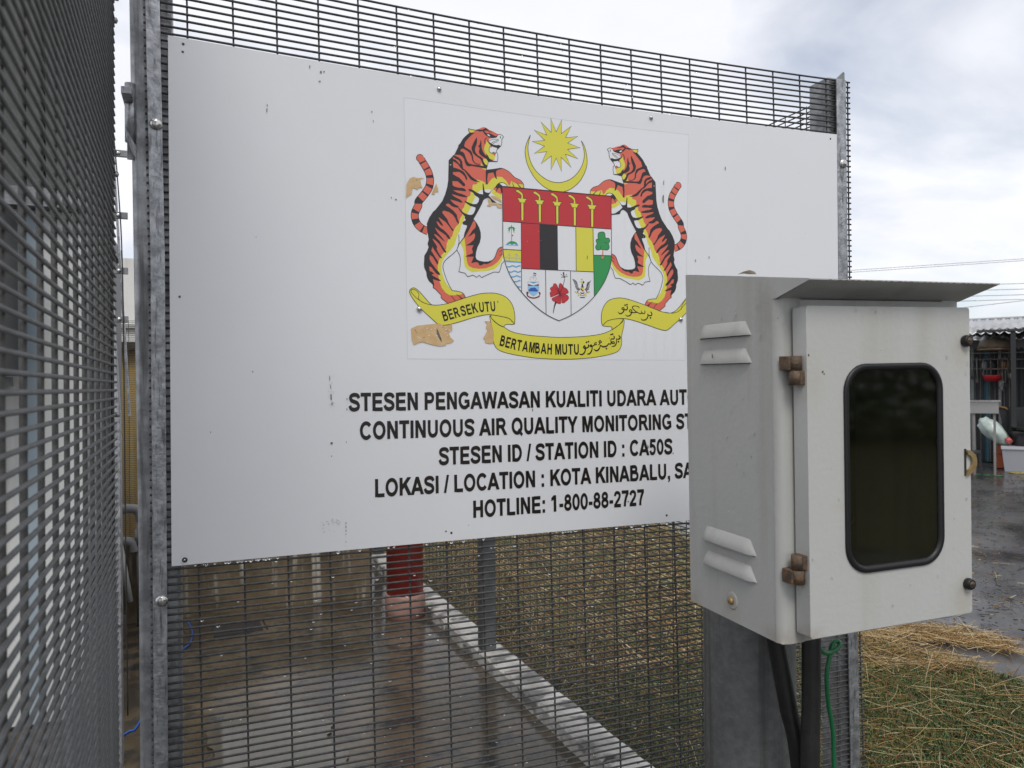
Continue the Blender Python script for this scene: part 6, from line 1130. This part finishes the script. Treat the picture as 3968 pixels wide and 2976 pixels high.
# padlock eye: half-round plate with a hole
pr = []
for k in range(13): t = R(-90+180*k/12); pr.append((.2725+.0190*math.cos(t), .2155+.0175*math.sin(t)))
inn = []
for k in range(13): t = R(90-180*k/12); inn.append((.2750+.0085*math.cos(t), .2155+.0105*math.sin(t)))
hp = MB(); n = 13
vs = [(p[0], -.0045, p[1]) for p in pr]+[(p[0], -.0045, p[1]) for p in reversed(inn)]+[(p[0], -.0015, p[1]) for p in pr]+[(p[0], -.0015, p[1]) for p in reversed(inn)]
fs = [(k, k+1, n+k+1, n+k) for k in range(n-1)] + [(2*n+k, 3*n+k, 3*n+k+1, 2*n+k+1) for k in range(n-1)] + [(k, 2*n+k, 2*n+k+1, k+1) for k in range(n-1)] + [(n+k, n+k+1, 3*n+k+1, 3*n+k) for k in range(n-1)] + [(0, n, 3*n, 2*n), (n-1, 2*n-1+0, 3*n-1+n, 3*n-1)]
hp.add(vs, fs).build('padlock_eye', brass, door); MB().box(.2715, .2745, -.0012, .0, .1965, .2345).build('hasp_slot', darkm, door)
# small paint chips and rain drops on the box
chips = MB()
for y, z, s_ in ((.168, .3735, .0022), (.03, .42, .001), (.09, .23, .0008)):
    chips.add([(-.0286 if z > .37 and z < .38 else -.0204, y+s_*.7*math.cos(a), z+s_*1.6*math.sin(a)) for a in np.linspace(0, 6.28, 9)[:-1]], [tuple(range(8))])
for x, z, s_ in ((.0250, .3480, .0016), (.0275, .3455, .0013), (.003, .3700, .0014), (.125, .468, .0008)):
    chips.add([(x+s_*math.cos(a)*random.uniform(.6, 1.2), -.0003, z+s_*math.sin(a)*random.uniform(.6, 1.3)) for a in np.linspace(0, 6.28, 9)[:-1]], [tuple(range(8))])
for k in range(26):
    x = .008+(bxr-.02)*k/26+random.uniform(0, .006); chips.add([(x, -.0304, .4635), (x+random.uniform(.003, .010), -.0304, .4635), (x+random.uniform(.003, .009), -.0304, .4646), (x+.001, -.0304, .4643)], [(0, 1, 2, 3)])
tag(chips.build('paint_chips', rustm, mb_, fix=False), kind='stuff')
bd = MB()
for k in range(60):
    if k % 2: x, y, z = random.uniform(.004, .28), -.0004, random.uniform(.01, .43); ax = 1
    else: x, y, z = -.0204, random.uniform(.06, .24), random.uniform(.02, .44); ax = 0
    if ax and .05 < x < .24 and .07 < z < .37: continue
    s_ = random.uniform(.0008, .0018)
    bd.add([(x+v.x*s_*(.5 if ax == 0 else .8), y+v.y*s_*(.5 if ax else .8), z+v.z*s_*random.uniform(1.0, 1.1)*1.5) for v in DV], DF, 0, True)
tag(bd.build('rain_drops', dropm, mb_, fix=False), kind='stuff')
# post, conduits and earth wire of the meter box
def BW(x, y, z): return BM @ Vector((x, y, z))
pc = BW(.155, .337, 0)
postm = mat('old galvanised post', (0.14, 0.143, 0.140), 0.55, 0.15, 0.45, (0.185, 0.188, 0.185), 60, 0.4, 0.65, bump=0.2, bs=120, rough2=.75, rs=12, streak=(38, 1.3, (0.07, 0.07, 0.068), 0.55, 0.70))
sp = empty('support_post', (pc.x, pc.y, 0), 'thick weathered galvanised steel post carrying the grey meter box', 'post')
P(MB().lathe([(.079, 0), (.079, Z0+.36), (.074, Z0+.365)], (pc.x, pc.y, 0), 40).build('pipe', postm, sp))
P(MB().lathe([(.13, .0), (.13, .012), (.125, .014)], (pc.x, pc.y, 0), 32).build('base_plate', galvd, sp))
for zz in (.10, .36): P(MB().lathe([(.0805, -.015), (.0805, .015)], (pc.x, pc.y, Z0+zz), 40).build('clamp_band', galvd, sp))
cabm = mat('black conduit', (0.014, 0.014, 0.014), .42, 0, .5, (.022, .022, .021), 40, bump=.1, bs=200)
def curve_pts(pts, n=6): return [Vector(p) for p in smooth3(pts, n)]
def smooth3(pts, n):
    p = [np.array(a, float) for a in pts]; K = len(p); res = []
    for i in range(K-1):
        p0 = p[max(i-1, 0)]; p1 = p[i]; p2 = p[i+1]; p3 = p[min(i+2, K-1)]
        for k in range(n): t = k/n; res.append(.5*((2*p1)+(-p0+p2)*t+(2*p0-5*p1+4*p2-p3)*t*t+(-p0+3*p1-3*p2+p3)*t**3))
    res.append(p[-1]); return res
tag(MB().tube(curve_pts([BW(.090, .200, -.010), BW(.1060, .203, -.086), BW(.1159, .203, -.133), BW(.1290, .203, -.197), BW(.1470, .203, -.278), BW(.165, .205, -.5), BW(.17, .205, -1.27)]), .0140, 14).build('black_conduit', cabm), 'black conduit slanting down from the meter box against the post', 'conduit')
tag(MB().tube(curve_pts([BW(.1445, .166, -.010), BW(.1436, .166, -.080), BW(.1420, .166, -.175), BW(.1385, .166, -.263), BW(.139, .166, -.5), BW(.15, .168, -1.27)]), .0145, 14).build('black_conduit', cabm), 'black conduit hanging straight down under the meter box', 'conduit')
grn = mat('green insulation', (0.012, 0.16, 0.055), .35, 0, .5)
tag(MB().tube(curve_pts([BW(.185, .20, -.016), BW(.195, .21, -.095), BW(.2067, .215, -.116), BW(.2247, .22, -.1245), BW(.2431, .222, -.1215), BW(.2545, .226, -.1150), BW(.2516, .230, -.1105), BW(.2399, .228, -.1160), BW(.2290, .222, -.1330), BW(.2208, .22, -.1617), BW(.2233, .22, -.2078), BW(.231, .22, -.2494), BW(.2334, .22, -.3039), BW(.235, .22, -.6), BW(.24, .2, -1.27)]), .0037, 10).build('earth_wire', grn), 'thin green insulated wire hanging beside the black conduits', 'wire')
# ================================================================== INSIDE THE COMPOUND
redm = mat('red paint', (0.42, 0.045, 0.035), .42, 0, .4, (0.34, 0.045, 0.035), 7, bump=.12, bs=30, streak=(60, 1.5, (0.42, 0.22, 0.19), 0.66, 0.76))
pinkm = mat('faded pink base', (0.36, 0.21, 0.17), .55, 0, .4, (0.27, 0.15, 0.12), 9, bump=.2, bs=60)
cl = empty('red_column', (1.19, 3.173, .2), 'round red painted column with a faded pink foot standing on the wet floor', 'column')
P(MB().lathe([(.112, .345), (.112, 2.45), (.10, 2.46)], (1.19, 3.173, 0), 36).build('shaft', redm, cl))
P(MB().lathe([(.118, .19), (.121, .25), (.124, .33), (.119, .346), (.112, .348)], (1.19, 3.173, 0), 36).build('foot', pinkm, cl))
dr = empty('drain_cover', (.23, 3.33, .2), 'dark flat drain cover set in the compound floor', 'drain')
drm = mat('dark cover', (0.028, 0.028, 0.032), .25, 0, .5, (.04, .04, .045), 20)
P(MB().add([(.09,3.42,.2055),(.352,3.458,.2055),(.365,3.238,.2055),(.098,3.209,.2055),(.09,3.42,.1955),(.352,3.458,.1955),(.365,3.238,.1955),(.098,3.209,.1955)], [(0,1,2,3),(4,7,6,5),(0,4,5,1),(1,5,6,2),(2,6,7,3),(3,7,4,0)]).build('lid', drm, dr))
P(MB().tube([(.375,3.46,.205),(.388,3.24,.205)], .004, 6).build('lid_edge', darkm, dr))
blue = mat('blue rope', (0.02, 0.10, 0.42), .5)
tag(MB().tube(curve_pts([(-.075,3.50,.215),(-.05,3.47,.24),(-.019,3.346,.215),(-.024,3.15,.208),(-.057,3.058,.206),(-.13,2.9,.206),(-.206,2.15,.206),(-.247,2.05,.206),(-.35,1.9,.206)]), .0042, 8).build('blue_hose', blue), 'thin blue hose lying on the compound floor', 'hose')
# stained concrete plinth wall with ochre building wall behind
plm = mat('stained concrete wall', (0.075, 0.055, 0.032), .42, 0, .4, (0.22, 0.17, 0.105), 5, .3, .72, bump=.3, bs=40, rough2=.6, streak=(15, 1.6, (0.42, 0.39, 0.33), 0.56, 0.68))
och = mat('ochre wall paint', (0.46, 0.33, 0.13), .6, 0, .3, (0.38, 0.26, 0.10), 3, streak=(14, 1, (0.5, 0.4, 0.2), .55, .75))
whw = mat('white building paint', (0.72, 0.72, 0.70), .6, 0, .3, (0.64, 0.63, 0.60), 2, streak=(8, .8, (0.5, 0.48, 0.42), .58, .8))
tag(MB().box(-3.2, 1.09, 3.70, 3.86, .15, Z0-.62).build('plinth_wall', plm, bevel=.008), 'low brown stained concrete wall behind the wet compound floor', 'wall')
ob = empty('ochre_building', (-1.3, 5.6, 0), 'low ochre painted building behind the far mesh fence', 'building')
P(MB().box(-3.4, .10, 5.4, 6.6, 0, Z0+.62).build('wall', och, ob)); P(MB().box(-3.5, .18, 5.3, 6.7, Z0+.62, Z0+.68).build('roof_slab', conc, ob)); P(MB().box(-1.6, -.9, 5.385, 5.41, .9, 1.6).build('shutter', mat('brown shutter', (.12, .07, .04), .5), ob))
wb_ = empty('white_building', (-2.0, 9.5, 0), 'plain white building seen through the slit beside the gate post', 'building')
P(MB().box(-6.0, .9, 9.0, 13.0, 0, Z0+1.05).build('wall', whw, wb_)); P(MB().box(-6.0, .85, 9.3, 13.0, Z0+1.09, Z0+1.95).build('parapet', whw, wb_)); P(MB().box(-6.1, .95, 8.94, 13.1, Z0+1.05, Z0+1.09).build('ledge', mat('grey ledge', (.35, .35, .35), .6), wb_))
for x in (-3.2, -1.9, -.3): P(MB().box(x-.35, x+.35, 8.975, 9.0, .9, 1.9).build('window', mat('dull window', (.05, .06, .07), .15), wb_))
# plastic pipes on the plinth
pvc = mat('grey plastic pipe', (0.22, 0.22, 0.225), .45); pp_ = empty('waste_pipe', (-.36, 3.6, .2), 'grey plastic waste pipe elbow on the brown wall in the slit', 'pipe')
P(MB().tube(curve_pts([(-.42,3.64,Z0-.41),(-.36,3.64,Z0-.405),(-.315,3.64,Z0-.42),(-.30,3.64,Z0-.48)]), .028, 14).build('elbow', pvc, pp_)); P(MB().tube([(-.30,3.64,Z0-.475),(-.30,3.64,.2)], .026, 14).build('downpipe', pvc, pp_)); P(MB().lathe([(.034, 0), (.034, .09)], (-.30, 3.64, Z0-.62), 16).build('collar', pvc, pp_))
P(MB().tube(curve_pts([(-.42,3.63,Z0-.60),(-.38,3.63,Z0-.595),(-.345,3.63,Z0-.61),(-.335,3.63,Z0-.66)]), .026, 14).build('elbow', pvc, pp_))
P(MB().tube([(-.42,3.60,Z0-.55),(-.36,3.62,Z0-.95)], .018, 12).build('branch', mat('pale pipe', (.5, .5, .48), .5), pp_))
# inner galvanised frame with clips, seen in the slit
fr_ = empty('inner_frame', (-.22, 1.75, .2), 'galvanised channel upright with bolted clips seen behind the gate hinge', 'frame')
P(lean_box([(.2, .0), (Z0+.2, .0), (2.9, -.07)], -.262, -.236, 1.74, 1.80).build('upright', galv, fr_, bevel=.002)); P(lean_box([(1.5, .0), (2.9, -.07)], -.222, -.214, 1.9, 1.93).build('upright', galv, fr_, bevel=.001))
for z in (1.865, 2.045, 2.25, 2.48):
    c_ = P(MB().box(-.262, -.205, 1.725, 1.738, z-.012, z+.012).build('clip', galvd, fr_, bevel=.001)); P(MB().lathe(dome(.008, .006), (-.235, 1.725, z), 12, 'y').build('clip_bolt', steel, fr_))
P(MB().tube(curve_pts([(-.262, 1.72, 2.7), (-.235, 1.72, 2.35), (-.222, 1.72, 2.0), (-.219, 1.72, 1.2), (-.215, 1.72, .4)]), .0025, 6).build('cable', cabm, fr_))
# instrument cabin seen through the gate mesh
cabw = mat('cabin panel', (0.62, 0.63, 0.62), .5, 0, .4, (0.57, 0.58, 0.57), 3, streak=(20, 1.2, (0.50, 0.48, 0.45), .58, .8)); cabb = mat('cabin blue panel', (0.34, 0.41, 0.46), .4, 0, .4, (.28, .35, .40), 4)
cab = empty('instrument_cabin', (-.75, 2.6, .2), 'pale grey panelled cabin seen through the open mesh gate', 'cabin')
xs_ = [-2.4, -2.0, -1.62, -1.30, -1.02, -.80, -.600, -.535, -.385]
for i, (a, b) in enumerate(zip(xs_, xs_[1:])): P(MB().box(a+.004, b-.004, 1.98+.004*(i % 2), 2.02, .32, 2.30).build('panel', cabb if i in (6,) else cabw, cab, bevel=.003))
P(MB().box(-2.4, -.385, 2.025, 3.5, .30, 2.30).build('body', mat('cabin core', (.2, .2, .2), .6), cab)); P(MB().box(-2.5, -.365, 1.90, 3.3, 2.30, 2.37).build('ledge', galvd, cab))
dkp = mat('dark upper cladding', (.06, .065, .062), .6, 0, .3, (.10, .105, .10), 4)
for i, (a, b) in enumerate(zip(xs_, xs_[1:])): P(MB().box(a+.004, b-.004, 2.10+.01*(i % 2), 2.14, 2.375, 3.75).build('upper_panel', cabw if i in (4,) else dkp, cab, bevel=.003))
P(MB().box(-2.4, -.39, 2.15, 3.2, 2.375, 3.75).build('upper_body', dkp, cab)); P(MB().box(-2.5, -.37, 2.0, 3.3, 3.755, 3.83).build('roof', galvd, cab)); P(MB().box(-2.42, -.37, 1.97, 3.52, .2, .30).build('skirt', mat('brown skirt', (.10, .08, .06), .6), cab))
ac = empty('air_conditioner', (-.86, 1.8, 1.9), 'dark outdoor cooling unit on the cabin front seen through the gate', 'cooler')
dk = mat('dark unit', (.035, .037, .036), .5); P(MB().box(-1.35, -.585, 1.62, 1.90, 1.66, 2.26).build('case', dk, ac, bevel=.01)); P(MB().lathe([(.20, 0), (.20, .012), (.03, .02)], (-.98, 1.62, 1.96), 28, 'y').build('fan_grille', darkm, ac)); P(MB().box(-1.3, -.62, 1.62, 1.97, 1.62, 1.655).build('bracket', galvd, ac))
# ================================================================== FAR RIGHT: lean-to hut with kitchen clutter
HA = -R(54.29); HB = Vector((14.453, 8.900, 0)); HM = Matrix.Translation(HB) @ Matrix.Rotation(HA, 4, 'Z'); PX = .00502*1.0
def hx(u): return (3700+.422*u-3880)*.00423
def hz(v, y=0): return 1.606 + (1476 - (1180+.422*v))*PX*(1+y/17.8)
hut = empty('lean_to_hut', mw=HM, label='corrugated lean-to hut with a grey roof at the far edge of the yard', cat='hut')
zinc = mat('zinc roof sheet', (0.50, 0.51, 0.52), .45, .3, .5, (.40, .40, .41), 2, streak=(3, 3, (.30, .29, .27), .55, .75)); zincd = mat('old zinc sheet', (.20, .20, .20), .55, .3, .4, (.30, .28, .26), 3)
def corrug(x0, x1, y0, z0, y1, z1, pitch_, amp):
    m = MB(); n = int((x1-x0)/pitch_*6); vs = []
    for i in range(n+1):
        x = x0+(x1-x0)*i/n; o_ = amp*math.cos(2*math.pi*i/6); vs += [(x, y0, z0+o_), (x, y1, z1+o_), (x, y0, z0+o_-.012), (x, y1, z1+o_-.012)]
    fs = []
    for i in range(n): a = i*4; b = a+4; fs += [(a, b, b+1, a+1), (a+2, a+3, b+3, b+2), (a, a+2, b+2, b)]
    return m.add(vs, fs, 0, True)
X_L, X_R = hx(-700), hx(2400)
corrug(X_L, X_R, .2, hz(236, .2), 3.4, hz(122, 3.4), .16, .022).build('roof_sheet', zinc, hut); corrug(X_L, X_R, -.35, hz(305, -.35), .9, hz(248, .9), .16, .022).build('roof_sheet', zinc, hut)
MB().box(X_L, X_R, 3.35, 3.6, hz(120, 3.4), hz(106, 3.4)).build('ridge_cap', zinc, hut)
corrug(hx(220), X_R, -.9, hz(236), .3, hz(206), .12, .016).build('awning_sheet', zincd, hut); MB().box(hx(220), X_R, -.92, -.86, hz(262), hz(242)).build('awning_beam', darkm, hut); MB().box(hx(355), hx(385), -.5, -.42, hz(300), hz(240)).build('strut', darkm, hut)
MB().box(X_L, X_R, .3, .36, hz(400), hz(300)).build('fascia', mat('grey fascia', (.20, .20, .21), .6), hut)
bl1 = mat('blue sheet', (.055, .13, .17), .55, 0, .3, (.04, .10, .13), 6); gy1 = mat('pale sheet', (.25, .25, .24), .5, 0, .3, (.17, .17, .17), 6); bk1 = mat('dark sheet', (.02, .022, .024), .6)
u = -680; i = 0
while u < 2350:
    w_ = [30, 16, 34, 14, 26, 18][i % 6]; mm = [bl1, gy1, bk1, gy1, bk1, bl1][i % 6] if u < 330 else [bk1, gy1, bk1, zincd, bk1, gy1][i % 6]
    if u > 560: mm = bk1
    MB().box(hx(u), hx(u+w_-2), .30+.03*(i % 2), .36+.03*(i % 2), .02, hz(382)).build('wall_sheet', mm, hut); u += w_; i += 1
for u in (-600, 160, 420, 540, 1200, 2300): MB().box(hx(u)-.04, hx(u)+.04, -.9+.0, -.82, 0, hz(262)).build('prop', gy1 if u < 500 else bk1, hut) if u not in (160, 420) else MB().box(hx(u)-.025, hx(u)+.025, .2, .26, 0, hz(380)).build('prop', gy1, hut)
for v in (428, 490, 575): MB().tube([(hx(-300), .12, hz(v)), (hx(900), .12, hz(v+4))], .012, 6).build('hanging_rail', zincd, hut)
MB().box(X_L, X_R, .7, .76, 0, hz(300)).build('rear_wall', bk1, hut)
def item(name, label, cat, objs, group=None):
    e = empty(name, mw=HM, label=label, cat=cat, group=group)
    for n, m, mm in objs: m.build(n, mm, e)
    return e
def bowl(x, y, z, r, h, t=.02): return MB().lathe([(r*.75, 0), (r*.98, h*.85), (r, h), (r-t, h), (r*.7, t)], (x, y, z), 20)
item('hanging_bowl', 'upturned brown wooden bowl hanging under the hut roof', 'bowl', [('shell', MB().lathe([(.29, 0), (.285, .08), (.25, .16), (.18, .21), (.05, .23)], (hx(380), -.45, hz(410)), 22), mat('brown wood', (.05, .035, .022), .6, 0, .3, (.10, .075, .05), 9)), ('rim', MB().lathe([(.30, -.015), (.30, .015)], (hx(380), -.45, hz(410)), 22), st4)])
item('red_basin', 'red plastic basin hanging on the hut wall', 'basin', [('basin', bowl(hx(352), -.1, hz(692), .165, .115), mat('red plastic', (.42, .015, .02), .35))])
item('sink_stand', 'stainless steel wash basin on four thin legs before the hut', 'sink', [('basin', MB().box(hx(60), hx(410), -2.2, -1.7, hz(955), hz(860)), mat('brushed sink', (.42, .41, .40), .35, .8)), ('rim', MB().box(hx(50), hx(428), -2.25, -1.65, hz(860), hz(848)), steel)] + [('leg', MB().box(hx(u)-.018, hx(u)+.018, y-.018, y+.018, 0, hz(955)), zincd) for u, y in ((205, -2.15), (375, -2.15), (80, -2.15), (205, -1.75), (375, -1.75))])
bagv = MB(); bmx = bmesh.new(); bmesh.ops.create_icosphere(bmx, subdivisions=3, radius=1)
for v in bmx.verts:
    n_ = .08*math.sin(v.co.x*9+v.co.z*7)+.06*math.sin(v.co.y*11-v.co.z*13); v.co *= 1+n_
bagv.add([(hx(365)+v.co.x*.25, -.95+v.co.y*.24, hz(1130)+v.co.z*.20-v.co.x*.15) for v in bmx.verts], [tuple(v.index for v in f.verts) for f in bmx.faces], 0, True); bmx.free()
item('plastic_bag', 'full pale green plastic bag slumped under the steel sink', 'bag', [('bag', bagv, mat('pale green film', (.42, .52, .47), .3, 0, .5, (.55, .62, .58), 10)), ('tie', MB().tube([(hx(480), -1.1, hz(1190)), (hx(505), -1.15, hz(1215))], .05, 8), mat('pink tie', (.55, .12, .10), .5))])
tubm = mat('clear plastic tub', (.42, .43, .47), .25, 0, .5); 
item('storage_tub', 'translucent plastic storage tub on the wet yard', 'tub', [('tub', MB().add([(hx(455), -1.3, .0), (hx(900), -1.3, .0), (hx(900), -.7, 0), (hx(455), -.7, 0), (hx(432), -1.36, hz(1270)), (hx(930), -1.36, hz(1270)), (hx(930), -.64, hz(1270)), (hx(432), -.64, hz(1270))], [(0,3,2,1),(0,1,5,4),(1,2,6,5),(2,3,7,6),(3,0,4,7)]), tubm), ('lid', MB().box(hx(425), hx(938), -1.38, -.62, hz(1270), hz(1250)), mat('tub lid', (.55, .56, .60), .3))])
item('cooking_pot', 'black cooking pot with a tilted metal lid on the plastic tub', 'pot', [('pot', bowl(hx(640), -1.0, hz(1250), .225, .27), mat('sooty pot', (.02, .02, .022), .35)), ('lid', MB().add([(hx(640)+.25*math.cos(a), -1.0+.25*math.sin(a), hz(1125)-.10*math.cos(a)) for a in np.linspace(0, 6.283, 21)[:-1]] + [(hx(640)+.05, -1.0, hz(1085))], [(k, (k+1) % 20, 20) for k in range(20)]), steel), ('knob', MB().lathe([(.03, 0), (.04, .02), (.02, .03)], (hx(625), -1.0, hz(1105)), 10), darkm)])
item('orange_crate', 'orange plastic crate beside the storage tub', 'crate', [('crate', MB().box(hx(385), hx(445), -.9, -.5, .02, hz(1335)), mat('orange plastic', (.40, .09, .03), .4)), ('crate', MB().box(hx(388), hx(442), -.9, -.5, hz(1330), hz(1255)), mat('orange plastic', (.40, .09, .03), .4))])
item('black_stool', 'black plastic stool in front of the sink stand', 'stool', [('seat', MB().box(hx(100), hx(262), -2.9, -2.5, hz(1262), hz(1246)), bk1)] + [('leg', MB().add([(hx(a), y-.03, hz(1260)), (hx(a+18), y-.03, hz(1260)), (hx(a+18), y+.03, hz(1260)), (hx(a), y+.03, hz(1260)), (hx(a+d_), y-.03, 0), (hx(a+d_+18), y-.03, 0), (hx(a+d_+18), y+.03, 0), (hx(a+d_), y+.03, 0)], [(0,1,2,3),(4,7,6,5),(0,4,5,1),(1,5,6,2),(2,6,7,3),(3,7,4,0)]), bk1) for a, d_, y in ((244, 24, -2.85), (244, 22, -2.55), (100, -20, -2.85), (100, -18, -2.55))])
item('tilted_board', 'dark curved board leaning behind the plastic bag', 'board', [('board', MB().prism([(hx(400), hz(920)), (hx(470), hz(935)), (hx(560), hz(1010)), (hx(640), hz(1030)), (hx(640), hz(1200)), (hx(470), hz(1200))], -.35, -.30, 'y'), bk1), ('edge', MB().tube([(hx(400), -.36, hz(920)), (hx(470), -.36, hz(935)), (hx(500), -.36, hz(960))], .02, 6), st3)])
item('black_barrel', 'black drum lying at the back of the hut', 'drum', [('drum', MB().lathe([(.34, 0), (.35, .03), (.35, .50), (.34, .53)], (hx(690), -.35, .60), 20), bk1)])
for u, v, c_, nm in ((-20, 640, bk1, 'black funnel hanging on the blue hut wall'), (510, 620, zincd, 'grey rag hanging from the hut rail'), (405, 690, zincd, 'pale cloth hanging below the red basin')):
    item('hung_cloth' if 'funnel' not in nm else 'funnel', nm, 'cloth' if 'funnel' not in nm else 'funnel', [('cloth', MB().add([(hx(u), .05, hz(v)), (hx(u+60), .05, hz(v+4)), (hx(u+44), -.02, hz(v+60)), (hx(u+30), .0, hz(v+85)), (hx(u+8), .03, hz(v+50)), (hx(u), .09, hz(v)), (hx(u+60), .09, hz(v+4)), (hx(u+44), .06, hz(v+60)), (hx(u+30), .06, hz(v+85)), (hx(u+8), .08, hz(v+50))], [(0,1,2,3,4),(9,8,7,6,5),(0,5,6,1),(1,6,7,2),(2,7,8,3),(3,8,9,4),(4,9,5,0)]), c_)])
tl_ = mat('old tool metal', (.16, .13, .11), .5, .4, .5, (.07, .05, .04), 20)
for i, (u, v, L_) in enumerate([(262, 480, 120), (300, 495, 150), (335, 490, 95), (402, 485, 210), (440, 490, 260), (470, 470, 240), (505, 480, 150), (160, 470, 170), (205, 470, 200), (120, 480, 130)]):
    item('hung_tool', ['short metal tool hanging left of the red basin', 'long thin tool hanging just above the red basin rim', 'short tool hanging behind the red basin', 'long metal rod hanging right of the red basin', 'longest tool on the hut rail, right of the red basin', 'long tool hanging below the brown jar on the hut shelf', 'tool hanging at the right end of the hut shelf', 'tool hanging before the blue sheets of the hut wall', 'long tool hanging between the blue sheets and the red basin', 'leftmost tool hanging on the hut wall next to the meter box edge'][i], 'tool', [('handle', MB().tube([(hx(u), .08, hz(v)), (hx(u+4), .08, hz(v+L_))], .014, 6), [tl_, gy1, zincd][i % 3]), ('head', MB().box(hx(u-10), hx(u+14), .05, .075, hz(v+L_+34), hz(v+L_)), [tl_, bk1][i % 2])], 'tools hanging on the hut wall')
item('wire_shelf', 'dark wire shelf rack fixed to the hut wall above the red basin', 'shelf', [('shelf', MB().box(hx(265), hx(500), -.12, .1, hz(585), hz(575)), tl_), ('shelf', MB().box(hx(265), hx(500), -.12, .1, hz(495), hz(487)), tl_)] + [('upright', MB().box(hx(u), hx(u+7), -.12, -.10, hz(640), hz(480)), tl_) for u in (268, 335, 400, 440, 492)])
for i, (u, c_, nm) in enumerate([(280, gy1, 'small pale tin on the upper hut shelf'), (360, bk1, 'small dark pan on the hut shelf'), (455, st3, 'brown jar at the right end of the hut shelf')]):
    item('shelf_jar', nm, 'jar', [('jar', MB().lathe([(.045, 0), (.05, .02), (.05, .10), (.035, .12), (.035, .13)], (hx(u), -.02, hz(575)), 12), c_)])
yel = mat('yellow cord', (.55, .42, .03), .5)
tag(MB().tube(curve_pts([HM @ Vector((hx(495), -1.6, .012)), HM @ Vector((hx(560), -1.75, .02)), HM @ Vector((hx(640), -1.6, .012)), HM @ Vector((hx(800), -1.7, .012))]), .012, 6).build('yellow_cord', yel), 'yellow cord lying on the wet yard before the tub', 'cord')
tag(MB().tube(curve_pts([HM @ Vector((hx(215), -2.3, .012)), HM @ Vector((hx(300), -2.35, .02)), HM @ Vector((hx(435), -2.3, .012))]), .012, 6).build('green_cord', grn), 'green cord lying under the steel sink', 'cord')
# ================================================================== OVERHEAD CABLES
cbl = mat('overhead cable', (.05, .05, .055), .5)
A_ = [((29.82,27.54,5.88),(37.73,24.36,6.39)),((29.82,27.54,5.78),(37.73,24.36,6.30)),((34.55,25.64,5.08),(37.73,24.37,5.17)),((34.55,25.65,4.82),(37.72,24.37,4.89)),((34.55,25.65,4.54),(37.72,24.37,4.61)),((34.55,25.65,4.31),(37.72,24.37,4.38)),((35.02,25.46,4.00),(37.72,24.37,4.32))]
for i, (a, b) in enumerate(A_):
    a = Vector(a)+Vector((0, 0, Z0)); b = Vector(b)+Vector((0, 0, Z0)); d_ = (b-a).normalized(); k0, k1 = (26, 40)
    lo_ = a-d_*k0; hi_ = b+d_*k1; sag = lambda p: p
    tag(MB().tube([lo_.lerp(hi_, t/12)+Vector((0, 0, .10*((t-6)/6)**2)) for t in range(13)], .010 if i < 2 else .012, 5).build('overhead_cable', cbl),
        ['upper of the two close overhead cables rising to the right', 'lower of the two close overhead cables rising to the right', 'highest of the level overhead cables above the hut roof', 'second level overhead cable from the top above the hut', 'third level overhead cable from the top above the hut', 'lowest level overhead cable above the hut roof', 'overhead cable rising to the right just above the roof ridge'][i], 'cable', 'overhead cables in the sky')
